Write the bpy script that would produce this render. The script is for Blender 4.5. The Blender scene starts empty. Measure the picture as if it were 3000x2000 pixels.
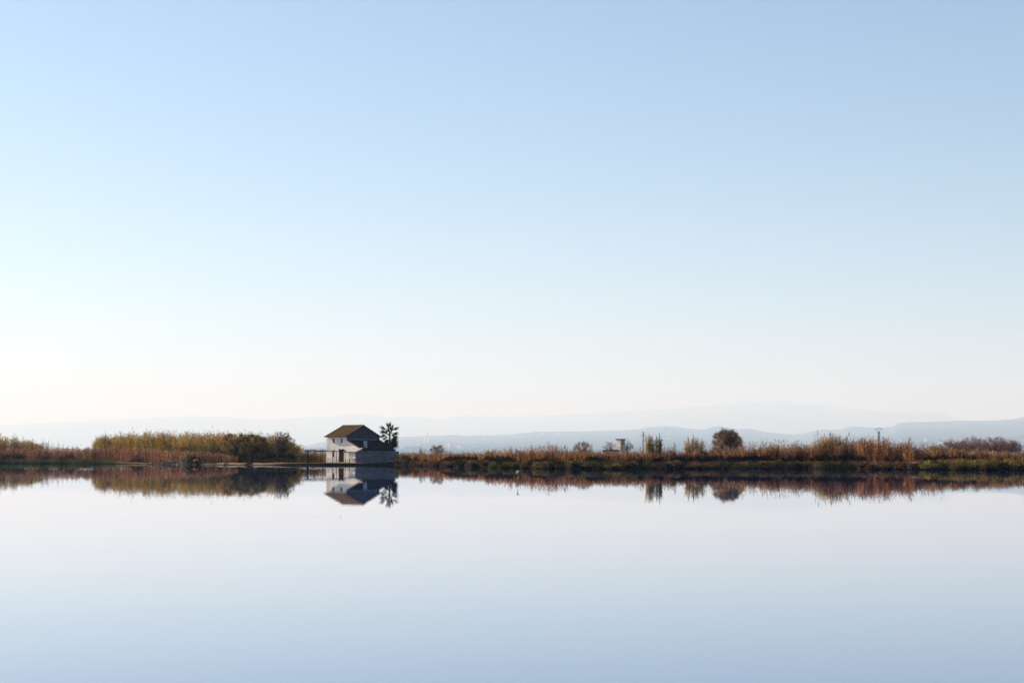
import bpy, bmesh, math, random
import numpy as np
from mathutils import Vector, Matrix, noise

# ------------------------------------------------------------------ camera, sky, sun, exposure
scene = bpy.context.scene
col = scene.collection
FOC, HORIZON, EYE = 5000.0, 1336.0, 1.60          # focal length in photo pixels, horizon row, eye height
PITCH = math.atan((HORIZON - 1000.0) / FOC)
cam_data = bpy.data.cameras.new('camera')
cam_data.sensor_width = 36.0
cam_data.lens = 36.0 * FOC / 3000.0
cam_data.clip_start = 0.1
cam_data.clip_end = 200000.0
cam = bpy.data.objects.new('camera', cam_data)
col.objects.link(cam)
cam.location = (0, 0, EYE)
cam.rotation_euler = (math.pi / 2 + PITCH, 0, 0)
scene.camera = cam

SUN_AZ, SUN_EL = math.radians(61.5), math.radians(26.0)   # left of the view, above the horizon
world = bpy.data.worlds.new('World')
scene.world = world
world.use_nodes = True
wn = world.node_tree
bg = wn.nodes['Background']
sky = wn.nodes.new('ShaderNodeTexSky')
sky.sky_type = 'NISHITA'
sky.sun_disc = False
sky.sun_elevation = SUN_EL
sky.sun_rotation = -SUN_AZ
sky.air_density, sky.dust_density, sky.ozone_density, sky.altitude = 0.95, 0.55, 4.2, 0.0
wn.links.new(sky.outputs[0], bg.inputs[0])
bg.inputs[1].default_value = 0.085

sun_data = bpy.data.lights.new('sun', 'SUN')
sun_data.energy = 5.0
sun_data.angle = math.radians(0.53)
sun_data.color = (1.0, 0.93, 0.83)
sun = bpy.data.objects.new('sun', sun_data)
col.objects.link(sun)
sun_dir = Vector((-math.sin(SUN_AZ) * math.cos(SUN_EL), math.cos(SUN_AZ) * math.cos(SUN_EL), math.sin(SUN_EL)))
sun.rotation_euler = sun_dir.to_track_quat('Z', 'Y').to_euler()

vs = scene.view_settings
vs.view_transform = 'Standard'
vs.look = 'None'
vs.gamma = 1.0
vs.use_curve_mapping = False
vs.exposure = 0.78
scene.cycles.use_denoising = True
scene.cycles.max_bounces = 8
scene.cycles.transparent_max_bounces = 8
scene.cycles.volume_bounces = 1

rng = np.random.default_rng(7)
random.seed(7)


# ------------------------------------------------------------------ placing
def at(px, row, Y):
    """World point seen at photo pixel (px,row) at depth Y."""
    d = Vector(((px - 1500) / FOC,
                math.cos(PITCH) - (1000 - row) / FOC * math.sin(PITCH),
                math.sin(PITCH) + (1000 - row) / FOC * math.cos(PITCH)))
    s = Y / d.y
    return Vector((d.x * s, Y, EYE + d.z * s))


def x_at(px, Y):
    return (px - 1500) / FOC * Y * 1.00


def z_at(row, Y):
    return EYE + (HORIZON - row) / FOC * Y


def interp(table):
    xs = np.array([t[0] for t in table], float)
    ys = np.array([t[1] for t in table], float)
    return lambda p: np.interp(p, xs, ys)


shore_tab = interp([(-9000, 540), (-3000, 415), (0, 380), (200, 368), (330, 355), (460, 335), (600, 320), (760, 312),
                    (880, 308), (960, 306.0), (1100, 305.4), (1150, 307), (1190, 300), (1280, 276), (1380, 252),
                    (1480, 233), (1600, 221), (1800, 213), (2000, 217), (2250, 220), (2500, 215), (2660, 205),
                    (2800, 200), (3000, 199), (6000, 176), (12000, 160)])


def shore(px):
    px = np.asarray(px, float)
    quiet = np.clip(np.minimum(np.abs(px - 860) - 0, np.abs(px - 1120)) / 200, 0, 1)
    quiet = np.where((px > 840) & (px < 1140), 0.06, 0.06 + 0.94 * quiet)
    wob = (np.sin(px / 23.0) + 0.8 * np.sin(px / 11.3 + 1.3) + 1.2 * np.sin(px / 61.0 + 0.4)) * 0.55
    return shore_tab(px) + wob * quiet


LAND_OFF = [-4.0, 0.0, 0.12, 0.35, 1.0, 2.5, 6.0, 14.0, 40.0, 120.0, 500.0, 2000.0, 6000.0, 20000.0, 110000.0]
prof_bank = interp([(-4, -1.0), (0, -0.08), (0.35, 0.12), (1.0, 0.38), (2.5, 0.65), (6, 0.8), (14, 0.7), (40, 0.5), (1e6, 0.5)])
prof_beach = interp([(-4, -1.0), (0, -0.06), (0.12, .02), (0.35, 0.07), (1.0, 0.15), (2.5, 0.27), (6, 0.42), (14, 0.5), (40, 0.5), (1e6, 0.5)])
prof_quay = interp([(-4, -1.0), (0, -0.1), (0.12, 0.26), (0.35, 0.33), (1.0, 0.38), (2.5, 0.41), (6, 0.43), (14, 0.45), (40, 0.5), (1e6, 0.5)])


def land_z(px, off):
    px = np.asarray(px, float)
    w = np.clip(1 - np.maximum(np.maximum(840 - px, px - 1120), 0) / 60.0, 0, 1)
    z = prof_quay(off) * w + prof_bank(off) * (1 - w)
    b = np.interp(px, [330, 430, 780, 850], [0, 1, 1, 0])
    return z * (1 - b) + prof_beach(off) * b


# ------------------------------------------------------------------ objects
def tag(o, label=None, cat=None, group=None, kind=None):
    if label: o['label'] = label
    if cat: o['category'] = cat
    if group: o['group'] = group
    if kind: o['kind'] = kind
    return o


def obj(name, me, mat=None, parent=None):
    o = bpy.data.objects.new(name, me)
    col.objects.link(o)
    if mat is not None and me is not None and len(me.materials) == 0:
        me.materials.append(mat)
    o.parent = parent
    return o


def empty(name, loc, rz=0.0):
    o = bpy.data.objects.new(name, None)
    col.objects.link(o)
    o.location = loc
    o.rotation_euler = (0, 0, rz)
    return o


def copy_tree(o, parent=None):
    c = o.copy()
    col.objects.link(c)
    c.parent = parent
    for ch in list(o.children):
        copy_tree(ch, c)
    return c


_ORD = ['first', 'second', 'third', 'fourth', 'fifth', 'sixth', 'seventh', 'eighth', 'ninth', 'tenth', 'eleventh',
        'twelfth', 'thirteenth', 'fourteenth', 'fifteenth', 'sixteenth', 'seventeenth', 'eighteenth', 'nineteenth']
_TENS = {2: 'twenty', 3: 'thirty', 4: 'forty', 5: 'fifty', 6: 'sixty', 7: 'seventy'}


def ordinal(n):
    if n <= 19: return _ORD[n - 1]
    t, u = divmod(n, 10)
    return _TENS[t][:-1] + 'ieth' if u == 0 else _TENS[t] + '-' + _ORD[u - 1]


# ------------------------------------------------------------------ materials
def new_mat(name):
    m = bpy.data.materials.new(name)
    m.use_nodes = True
    return m, m.node_tree, m.node_tree.nodes['Principled BSDF']


def noise_mat(name, c1, c2, scale=2.0, detail=6.0, rough=0.85, bump=0.0, c3=None, scale3=0.6, spec=0.0, stretch=(1, 1, 1), lo=.35, hi=.65):
    m, nt, b = new_mat(name)
    tc = nt.nodes.new('ShaderNodeTexCoord')
    mp = nt.nodes.new('ShaderNodeMapping')
    mp.inputs['Scale'].default_value = stretch
    nt.links.new(tc.outputs['Object'], mp.inputs[0])
    n = nt.nodes.new('ShaderNodeTexNoise')
    n.inputs['Scale'].default_value = scale
    n.inputs['Detail'].default_value = detail
    n.inputs['Roughness'].default_value = 0.65
    nt.links.new(mp.outputs[0], n.inputs['Vector'])
    r = nt.nodes.new('ShaderNodeValToRGB')
    r.color_ramp.elements[0].position = lo
    r.color_ramp.elements[1].position = hi
    r.color_ramp.elements[0].color = (*c1, 1)
    r.color_ramp.elements[1].color = (*c2, 1)
    nt.links.new(n.outputs[0], r.inputs[0])
    src = r.outputs[0]
    if c3:
        n3 = nt.nodes.new('ShaderNodeTexNoise')
        n3.inputs['Scale'].default_value = scale3
        n3.inputs['Detail'].default_value = 5
        nt.links.new(mp.outputs[0], n3.inputs['Vector'])
        r3 = nt.nodes.new('ShaderNodeValToRGB')
        r3.color_ramp.elements[0].position = 0.5
        r3.color_ramp.elements[1].position = 0.66
        nt.links.new(n3.outputs[0], r3.inputs[0])
        mx = nt.nodes.new('ShaderNodeMixRGB')
        mx.inputs[2].default_value = (*c3, 1)
        nt.links.new(r3.outputs[0], mx.inputs[0])
        nt.links.new(src, mx.inputs[1])
        src = mx.outputs[0]
    nt.links.new(src, b.inputs['Base Color'])
    b.inputs['Roughness'].default_value = rough
    b.inputs['Specular IOR Level'].default_value = spec
    if bump:
        bp = nt.nodes.new('ShaderNodeBump')
        bp.inputs['Strength'].default_value = 1.0
        bp.inputs['Distance'].default_value = bump
        nt.links.new(n.outputs[0], bp.inputs['Height'])
        nt.links.new(bp.outputs[0], b.inputs['Normal'])
    return m


def foliage_mat(name, trans=0.4):
    m = bpy.data.materials.new(name)
    m.use_nodes = True
    nt = m.node_tree
    nt.nodes.clear()
    out = nt.nodes.new('ShaderNodeOutputMaterial')
    a = nt.nodes.new('ShaderNodeAttribute')
    a.attribute_name = 'col'
    d = nt.nodes.new('ShaderNodeBsdfDiffuse')
    t = nt.nodes.new('ShaderNodeBsdfTranslucent')
    mx = nt.nodes.new('ShaderNodeMixShader')
    mx.inputs[0].default_value = trans
    nt.links.new(a.outputs['Color'], d.inputs['Color'])
    nt.links.new(a.outputs['Color'], t.inputs['Color'])
    nt.links.new(d.outputs[0], mx.inputs[1])
    nt.links.new(t.outputs[0], mx.inputs[2])
    nt.links.new(mx.outputs[0], out.inputs['Surface'])
    return m


M_LEAF = foliage_mat('foliage', 0.3)
M_PALM = foliage_mat('palm_leaf', 0.12)
M_SHRUB = foliage_mat('shrub_leaf', 0.08)
M_BARK = noise_mat('bark', (.035, .026, .02), (.09, .07, .055), 9, rough=.95, bump=.01)
M_PALMTRUNK = noise_mat('palm_trunk_fibre', (.05, .035, .025), (.14, .10, .07), 12, rough=.95, bump=.02, stretch=(1, 1, 2.5))
M_PLASTER = noise_mat('whitewashed_plaster', (.84, .71, .60), (.92, .82, .71), 1.3, rough=.9, bump=.006, c3=(.74, .62, .52), scale3=.5, lo=.3, hi=.6)
M_PLASTER_LOW = noise_mat('stained_plinth_plaster', (.52, .44, .36), (.80, .74, .66), 1.9, rough=.9, bump=.008, c3=(.68, .56, .42), scale3=.8)
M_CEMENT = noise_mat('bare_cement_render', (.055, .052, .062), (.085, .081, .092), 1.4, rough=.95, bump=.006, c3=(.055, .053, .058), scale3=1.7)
M_OLDWALL = noise_mat('peeling_plaster', (.09, .09, .105), (.20, .195, .21), 1.1, detail=9, rough=.95, bump=.015, c3=(.09, .085, .088), scale3=1.3, stretch=(1, 1, 1.8), lo=.3, hi=.7)
M_TILE = noise_mat('clay_roof_tile', (.095, .050, .023), (.18, .10, .045), 2.2, rough=.9, bump=.01, c3=(.12, .085, .038), scale3=.7)
M_TILE_PALE = noise_mat('limewashed_roof_tile', (.62, .50, .39), (.82, .69, .56), 1.8, rough=.9, bump=.01)
M_TILE_DARK = noise_mat('weathered_roof_tile', (.008, .008, .010), (.02, .019, .02), 2.2, rough=.97, bump=.01, spec=.1)
M_WOOD = noise_mat('brown_door_paint', (.045, .022, .02), (.075, .038, .034), 5, rough=.8, stretch=(1, 6, .6))
M_BEAM = noise_mat('weathered_timber', (.035, .026, .022), (.085, .062, .05), 6, rough=.95)
M_IRON = noise_mat('rusty_iron', (.04, .025, .02), (.09, .05, .035), 8, rough=.8)
M_STEEL = noise_mat('galvanised_steel', (.10, .10, .105), (.17, .17, .175), 1.5, rough=.6)
M_CHIMNEY = noise_mat('grey_chimney_plaster', (.26, .27, .29), (.42, .43, .45), 2.5, rough=.95)
M_FLASH = noise_mat('mortar_flashing', (.16, .16, .17), (.26, .26, .27), 3, rough=.95)
M_GLASS, _nt, _b = new_mat('dark_window_glass')
_b.inputs['Base Color'].default_value = (.012, .013, .015, 1)
_b.inputs['Roughness'].default_value = .12
M_STAKE = noise_mat('grey_stake', (.10, .095, .09), (.2, .19, .18), 12, rough=.9)
M_WHITE = noise_mat('white_plastic', (.74, .73, .71), (.84, .83, .81), 9, rough=.55)
M_YELLOW = noise_mat('faded_yellow_plastic', (.42, .36, .10), (.62, .56, .25), 9, rough=.6)
M_ROCK = noise_mat('pale_rubble', (.13, .08, .06), (.30, .21, .16), 3, rough=.95, bump=.02)
M_EARTH = noise_mat('dry_earth', (.17, .10, .06), (.30, .19, .12), 2, rough=.97, bump=.02)
M_CACTUS = noise_mat('prickly_pear_skin', (.10, .12, .045), (.19, .20, .08), 5, rough=.35, spec=.6)
M_TOWN_WALL = noise_mat('town_white_wall', (.62, .60, .57), (.80, .78, .75), .05, rough=.9)
M_TOWN_CREAM = noise_mat('town_cream_wall', (.55, .45, .36), (.68, .58, .48), .05, rough=.9)
M_TOWN_GREY = noise_mat('town_grey_wall', (.30, .30, .32), (.42, .42, .43), .05, rough=.9)
M_TOWN_ROOF = noise_mat('town_roof', (.26, .14, .10), (.34, .19, .14), .05, rough=.9)
M_BIRD = noise_mat('dark_feather', (.03, .03, .03), (.06, .055, .05), 9, rough=.9)

# water: calm, dark body under a Fresnel mirror with very faint ripples
M_WATER = bpy.data.materials.new('calm_lagoon_water')
M_WATER.use_nodes = True
wt = M_WATER.node_tree
wt.nodes.clear()
w_out = wt.nodes.new('ShaderNodeOutputMaterial')
w_mix = wt.nodes.new('ShaderNodeMixShader')
w_body = wt.nodes.new('ShaderNodeBsdfDiffuse')
w_body.inputs['Color'].default_value = (.008, .05, .19, 1)
w_gloss = wt.nodes.new('ShaderNodeBsdfGlossy')
w_gloss.inputs['Color'].default_value = (.97, .98, 1, 1)
w_gloss.inputs['Roughness'].default_value = .012
w_fr = wt.nodes.new('ShaderNodeLayerWeight')        # mirror at grazing angles, clearer looking down
w_fr.inputs['Blend'].default_value = .5
w_rm = wt.nodes.new('ShaderNodeMapRange')
w_rm.inputs['From Min'].default_value = .68
w_rm.inputs['From Max'].default_value = 1.0
w_rm.inputs['To Min'].default_value = .06
w_rm.inputs['To Max'].default_value = 1.0
wt.links.new(w_fr.outputs['Facing'], w_rm.inputs['Value'])
wt.links.new(w_rm.outputs[0], w_mix.inputs[0])
wt.links.new(w_body.outputs[0], w_mix.inputs[1])
wt.links.new(w_gloss.outputs[0], w_mix.inputs[2])
wt.links.new(w_mix.outputs[0], w_out.inputs['Surface'])
tc = wt.nodes.new('ShaderNodeTexCoord')
mp1 = wt.nodes.new('ShaderNodeMapping')
mp1.inputs['Scale'].default_value = (0.5, 1.0, 1)
n1 = wt.nodes.new('ShaderNodeTexNoise')
n1.inputs['Scale'].default_value = 0.9
n1.inputs['Detail'].default_value = 3
n2 = wt.nodes.new('ShaderNodeTexNoise')
n2.inputs['Scale'].default_value = 0.06
n2.inputs['Detail'].default_value = 2
wt.links.new(tc.outputs['Object'], mp1.inputs[0])
wt.links.new(mp1.outputs[0], n1.inputs['Vector'])
wt.links.new(mp1.outputs[0], n2.inputs['Vector'])
mul = wt.nodes.new('ShaderNodeMath')
mul.operation = 'MULTIPLY'
wt.links.new(n1.outputs[0], mul.inputs[0])
wt.links.new(n2.outputs[0], mul.inputs[1])
bp = wt.nodes.new('ShaderNodeBump')
bp.inputs['Strength'].default_value = 1.0
bp.inputs['Distance'].default_value = 0.0016
wt.links.new(mul.outputs[0], bp.inputs['Height'])
wt.links.new(bp.outputs[0], w_gloss.inputs['Normal'])

M_LAND = noise_mat('marsh_ground', (.6, .6, .6), (1.3, 1.3, 1.3), .9, detail=8, rough=1, bump=.03)
_nt = M_LAND.node_tree
_a = _nt.nodes.new('ShaderNodeAttribute'); _a.attribute_name = 'col'
_m = _nt.nodes.new('ShaderNodeMixRGB'); _m.blend_type = 'MULTIPLY'; _m.inputs[0].default_value = 1.0
_b = _nt.nodes['Principled BSDF']
_nt.links.new(_b.inputs['Base Color'].links[0].from_socket, _m.inputs[1])
_nt.links.new(_a.outputs['Color'], _m.inputs[2])
_nt.links.new(_m.outputs[0], _b.inputs['Base Color'])
M_HILL = noise_mat('wooded_hillside', (.008, .014, .02), (.05, .055, .06), .0011, detail=12, rough=1, spec=0, c3=(.15, .13, .12), scale3=.0007)
M_MOUNT = noise_mat('far_mountain', (.03, .04, .04), (.07, .075, .07), .0006, detail=8, rough=1, spec=0)


# ------------------------------------------------------------------ mesh helpers
def mesh_np(name, V, quads=None, tris=None, cols=None, smooth=False):
    V = np.asarray(V, np.float32)
    q = np.zeros((0, 4), np.int32) if quads is None else np.asarray(quads, np.int32)
    t = np.zeros((0, 3), np.int32) if tris is None else np.asarray(tris, np.int32)
    me = bpy.data.meshes.new(name)
    me.vertices.add(len(V))
    me.vertices.foreach_set('co', V.ravel())
    loops = np.concatenate([q.ravel(), t.ravel()])
    me.loops.add(len(loops))
    me.loops.foreach_set('vertex_index', loops)
    me.polygons.add(len(q) + len(t))
    starts = np.concatenate([np.arange(len(q)) * 4, len(q) * 4 + np.arange(len(t)) * 3]).astype(np.int32)
    me.polygons.foreach_set('loop_start', starts)
    if cols is not None:
        a = me.color_attributes.new('col', 'FLOAT_COLOR', 'POINT')
        c4 = np.ones((len(V), 4), np.float32)
        c4[:, :3] = cols
        a.data.foreach_set('color', c4.ravel())
    me.update(calc_edges=True)
    me.validate()
    if smooth:
        me.polygons.foreach_set('use_smooth', np.ones(len(me.polygons), bool))
    return me


def norm(a):
    return a / np.maximum(np.linalg.norm(a, axis=-1, keepdims=True), 1e-9)


def pick(pal, n, jitter=.22):
    """n colours from a palette [(weight,(r,g,b)),...] with brightness jitter."""
    w = np.array([p[0] for p in pal], float)
    c = np.array([p[1] for p in pal], float)
    i = rng.choice(len(pal), n, p=w / w.sum())
    return np.clip(c[i] * (1 + rng.normal(0, jitter, (n, 1))), .004, .9)


class Veg:
    """Collects ribbons, leaves and twigs, built as one mesh."""
    def __init__(s):
        s.V, s.Q, s.T, s.C, s.n = [], [], [], [], 0

    def _add(s, V, C, Q=None, T=None):
        s.V.append(V); s.C.append(C)
        if Q is not None: s.Q.append(Q + s.n)
        if T is not None: s.T.append(T + s.n)
        s.n += len(V)

    def ribbons(s, B, D, L, W, C, droop=0.0, face=None):
        N = len(B)
        if N == 0: return
        D = norm(D)
        L = np.asarray(L, float).reshape(-1, 1) * np.ones((N, 1))
        W = np.asarray(W, float).reshape(-1, 1) * np.ones((N, 1))
        side = norm(np.cross(D, rng.normal(0, 1, (N, 3))))
        mid = B + D * L * .55
        tip = B + D * L - np.array([0, 0, 1.0]) * (np.asarray(droop).reshape(-1, 1) * L)
        mid = mid - np.array([0, 0, 1.0]) * (np.asarray(droop).reshape(-1, 1) * L * .2)
        V = np.stack([B - side * W * .3, B + side * W * .3, mid - side * W * .5, mid + side * W * .5, tip], 1).reshape(-1, 3)
        i = (np.arange(N) * 5)[:, None]
        s._add(V, np.repeat(C, 5, 0), i + np.array([0, 1, 3, 2]), i + np.array([2, 3, 4]))

    def leaves(s, P, size, C, aspect=.55):
        N = len(P)
        if N == 0: return
        size = np.asarray(size, float).reshape(-1, 1) * np.ones((N, 1))
        a = norm(rng.normal(0, 1, (N, 3)))
        b = norm(np.cross(a, rng.normal(0, 1, (N, 3))))
        V = np.stack([P - a * size, P + b * size * aspect, P + a * size, P - b * size * aspect], 1).reshape(-1, 3)
        i = (np.arange(N) * 4)[:, None]
        s._add(V, np.repeat(C, 4, 0), i + np.array([0, 1, 2, 3]))

    def segs(s, P0, P1, R0, R1, C):
        P0, P1 = np.asarray(P0, float), np.asarray(P1, float)
        N = len(P0)
        if N == 0: return
        R0 = np.asarray(R0, float).reshape(-1, 1); R1 = np.asarray(R1, float).reshape(-1, 1)
        d = norm(P1 - P0)
        ref = np.where(np.abs(d[:, 2:3]) > .9, np.array([[1., 0, 0]]), np.array([[0, 0, 1.]]))
        u = norm(np.cross(d, ref)); v = np.cross(d, u)
        ring = []
        for k in range(4):
            c, sn = math.cos(k * math.pi / 2), math.sin(k * math.pi / 2)
            ring.append(P0 + (u * c + v * sn) * R0)
        for k in range(4):
            c, sn = math.cos(k * math.pi / 2), math.sin(k * math.pi / 2)
            ring.append(P1 + (u * c + v * sn) * R1)
        V = np.stack(ring, 1).reshape(-1, 3)
        i = (np.arange(N) * 8)[:, None]
        Q = np.concatenate([i + np.array([k, (k + 1) % 4, 4 + (k + 1) % 4, 4 + k]) for k in range(4)])
        s._add(V, np.repeat(C, 8, 0), Q)

    def mesh(s, name):
        V = np.concatenate(s.V); C = np.concatenate(s.C)
        Q = np.concatenate(s.Q) if s.Q else None
        T = np.concatenate(s.T) if s.T else None
        return mesh_np(name, V, Q, T, C)


def add_box(bm, x0, x1, y0, y1, z0, z1):
    vs_ = [bm.verts.new(p) for p in ((x0, y0, z0), (x1, y0, z0), (x1, y1, z0), (x0, y1, z0), (x0, y0, z1), (x1, y0, z1), (x1, y1, z1), (x0, y1, z1))]
    for f in ((0, 3, 2, 1), (4, 5, 6, 7), (0, 1, 5, 4), (1, 2, 6, 5), (2, 3, 7, 6), (3, 0, 4, 7)):
        bm.faces.new([vs_[i] for i in f])


def add_tube(bm, pts, radii, n=6, cap=True):
    pts = [Vector(p) for p in pts]
    rings = []
    for i, p in enumerate(pts):
        d = (pts[min(i + 1, len(pts) - 1)] - pts[max(i - 1, 0)]).normalized()
        ref = Vector((1, 0, 0)) if abs(d.z) > .9 else Vector((0, 0, 1))
        u = d.cross(ref).normalized(); v = d.cross(u)
        r = radii[i] if isinstance(radii, (list, tuple)) else radii
        rings.append([bm.verts.new(p + (u * math.cos(2 * math.pi * k / n) + v * math.sin(2 * math.pi * k / n)) * r) for k in range(n)])
    for a, b in zip(rings, rings[1:]):
        for k in range(n):
            bm.faces.new((a[k], a[(k + 1) % n], b[(k + 1) % n], b[k]))
    if cap:
        bm.faces.new(rings[0][::-1]); bm.faces.new(rings[-1])


def add_prism(bm, poly, off):
    """Extrude polygon (list of 3D points) by vector off into a closed solid."""
    a = [bm.verts.new(p) for p in poly]
    b = [bm.verts.new(Vector(p) + Vector(off)) for p in poly]
    bm.faces.new(a); bm.faces.new(b[::-1])
    n = len(a)
    for i in range(n):
        bm.faces.new((a[i], b[i], b[(i + 1) % n], a[(i + 1) % n]))


def bm_mesh(name, bm, smooth=False):
    bmesh.ops.recalc_face_normals(bm, faces=bm.faces[:])
    me = bpy.data.meshes.new(name)
    bm.to_mesh(me)
    bm.free()
    if smooth:
        me.polygons.foreach_set('use_smooth', np.ones(len(me.polygons), bool))
    return me


def part(name, parent, mat, build, smooth=False):
    bm = bmesh.new()
    build(bm)
    return obj(name, bm_mesh(name, bm, smooth), mat, parent)


def box(name, parent, mat, *dims):
    return part(name, parent, mat, lambda bm: add_box(bm, *dims))


# ------------------------------------------------------------------ ground, water, hills
def build_land():
    pxs = np.concatenate([np.arange(-9000, -300, 150), np.arange(-300, 3300, 6), np.arange(3300, 12001, 150)])
    V = []
    for p in pxs:
        y0 = float(shore(p))
        for o in LAND_OFF:
            Y = y0 + o
            z = float(land_z(p, o))
            if 0.3 < o < 100:
                z += 0.09 * noise.noise(Vector((p * .05, o, 0))) * (0.2 if 840 < p < 1120 else 1)
            V.append((x_at(p, Y), Y, z))
    m = len(LAND_OFF); n = len(pxs)
    i = np.arange(n - 1)[:, None] * m + np.arange(m - 1)[None, :]
    Q = np.stack([i, i + m, i + m + 1, i + 1], -1).reshape(-1, 4)
    P = np.repeat(pxs, m).astype(float)
    O = np.tile(np.array(LAND_OFF), n)
    nz = np.array([noise.noise(Vector((p * .035, o * .6, 0))) + .5 * noise.noise(Vector((p * .13, o, 4))) for p, o in zip(P, O)])
    dry = interp([(-9000, 0), (260, 0), (400, .55), (560, .5), (660, .9), (1060, 1.0), (1090, 0), (12000, 0)])(P) * np.interp(O, [.2, .8, 7, 16], [0, 1, 1, 0])
    dry = np.clip(dry * (1 + nz * .9), 0, 1)[:, None]
    beach = np.interp(P, [330, 430, 800, 860], [0, 1, 1, 0])
    wet = (np.interp(O, [.35, 1.6], [1, 0]) * (1 - beach) + np.interp(O, [.1, .4], [1, 0]) * beach)[:, None]
    base = np.array([[.020, .014, .010]]) * (1 - dry) + np.array([[.30, .20, .125]]) * dry
    base = base * (1 - wet) + np.array([[.014, .012, .011]]) * wet
    me = mesh_np('ground', V, Q, cols=base, smooth=True)
    o = obj('ground', me, M_LAND)
    tag(o, 'flat brown marsh ground running back from the shore', 'ground', kind='structure')


build_land()
# one flat sheet of water, running under the banks
wbm = bmesh.new()
add = [wbm.verts.new(p) for p in ((-1800, -1500, 0), (1800, -1500, 0), (1800, 620, 0), (-1800, 620, 0))]
wbm.faces.new(add)
tag(obj('water', bm_mesh('water', wbm), M_WATER), 'calm mirror-like lagoon water', 'water', kind='structure')

ridge_near = interp([(-1500, 1333), (500, 1331), (700, 1325), (800, 1317), (900, 1304), (950, 1292), (1010, 1285), (1165, 1280),
                     (1240, 1277), (1330, 1273), (1360, 1277), (1450, 1273), (1500, 1272), (1580, 1264), (1700, 1263),
                     (1780, 1261), (1870, 1258), (1892, 1251), (1950, 1249), (2000, 1253), (2060, 1258), (2088, 1250),
                     (2105, 1248), (2160, 1257), (2200, 1256), (2240, 1265), (2320, 1273), (2350, 1270), (2400, 1259),
                     (2460, 1258), (2490, 1249), (2560, 1252), (2612, 1251), (2630, 1240), (2660, 1236), (2760, 1235),
                     (2820, 1232), (2930, 1231), (2970, 1227), (3000, 1220), (3100, 1208), (3400, 1225), (4200, 1270), (6000, 1330)])
ridge_far = interp([(-3000, 1290), (-800, 1262), (0, 1245), (120, 1240), (250, 1234), (400, 1226), (560, 1219), (650, 1221),
                    (780, 1229), (900, 1222), (1000, 1218), (1043, 1210), (1090, 1217), (1140, 1222), (1190, 1218),
                    (1250, 1224), (1290, 1227), (1340, 1218), (1420, 1220), (1600, 1218), (1700, 1213), (1786, 1205),
                    (1880, 1203), (2041, 1193), (2168, 1179), (2283, 1175), (2360, 1182), (2487, 1195), (2580, 1203),
                    (2640, 1210), (2665, 1202), (2685, 1199), (2712, 1206), (2762, 1204), (2790, 1222), (2820, 1233),
                    (2900, 1250), (3200, 1262), (4500, 1300), (6000, 1325)])
Y_FOOT, Y_NEAR, Y_FAR0, Y_FAR = 11000.0, 40000.0, 58000.0, 84000.0


def hill_row(px, Y):
    """Photo row of the near hillside surface at depth Y."""
    t = min(max((Y - Y_FOOT) / (Y_NEAR - Y_FOOT), 0), 1)
    r = float(ridge_near(px))
    base = HORIZON + 0.2
    row = base + (r - base) * (t ** 0.9)
    row += 3.0 * noise.noise(Vector((px * .012, Y * .0006, 2.0))) * t * (1.1 - t) * 4 * min(1, (base - r) / 40)
    return row


def build_hills(name, label, ridge, yf, yr, mat, step, detail, rowfn):
    pxs = np.arange(-1500 if name == 'hills' else -2500, 5200, step)
    ts = list(np.linspace(0, 1, 22)) + [1.03, 1.1, 1.3]
    V = []
    for p in pxs:
        for t in ts:
            Y = yf + (yr - yf) * t
            if t <= 1:
                row = rowfn(p, Y)
            else:
                row = HORIZON + (float(ridge(p)) - HORIZON) * max(0.0, 1 - (t - 1) * 1.6)
            z = z_at(row, Y)
            if t > .15:
                z += detail * Y / FOC * (noise.noise(Vector((p * .11, t * 9, 5))) + .7 * noise.noise(Vector((p * .31, t * 23, 1))))
            V.append((x_at(p, Y), Y, max(z, -0.5)))
    m = len(ts); n = len(pxs)
    i = np.arange(n - 1)[:, None] * m + np.arange(m - 1)[None, :]
    Q = np.stack([i, i + m, i + m + 1, i + 1], -1).reshape(-1, 4)
    tag(obj(name, mesh_np(name, V, Q, smooth=True), mat), label, 'hills', kind='structure')


def far_row(px, Y):
    t = (Y - Y_FAR0) / (Y_FAR - Y_FAR0)
    r = float(ridge_far(px))
    return HORIZON + (r - HORIZON) * max(t, 0) ** .8


build_hills('hills', 'nearer blue-grey wooded hills behind the plain', ridge_near, Y_FOOT, Y_NEAR, M_HILL, 5, 1.5, hill_row)
build_hills('mountains', 'pale far mountain range almost lost in haze', ridge_far, Y_FAR0, Y_FAR, M_MOUNT, 11, .8, far_row)

# ------------------------------------------------------------------ far town
def town_house_mesh(name, kind):
    bm = bmesh.new()
    if kind == 'gable':
        add_box(bm, -.5, .5, -.5, .5, -.3, .62)
    elif kind == 'block':
        add_box(bm, -.5, .5, -.5, .5, -.3, 1.0)
        add_box(bm, -.2, .15, -.2, .2, 1.0, 1.1)
    elif kind == 'shed':
        add_box(bm, -.5, .5, -.5, .5, -.3, .75)
    nwall = len(bm.faces)
    if kind == 'gable':
        add_prism(bm, [(-.55, -.58, .62), (-.55, .58, .62), (-.55, 0, 1.0)], (1.1, 0, 0))
    elif kind == 'shed':
        add_prism(bm, [(-.52, -.53, .75), (-.52, .53, .75), (-.52, 0, 1.0)], (1.04, 0, 0))
    bm.faces.ensure_lookup_table()
    for f in bm.faces[nwall:]: f.material_index = 1
    return bm_mesh(name, bm)


TOWN = {}
for kd in ('gable', 'block', 'shed'):
    for wname, wm in (('white', M_TOWN_WALL), ('cream', M_TOWN_CREAM), ('grey', M_TOWN_GREY)):
        me = town_house_mesh('town_' + kd, kd)
        me.materials.append(wm)
        me.materials.append(M_TOWN_ROOF)
        TOWN[kd, wname] = me


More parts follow.
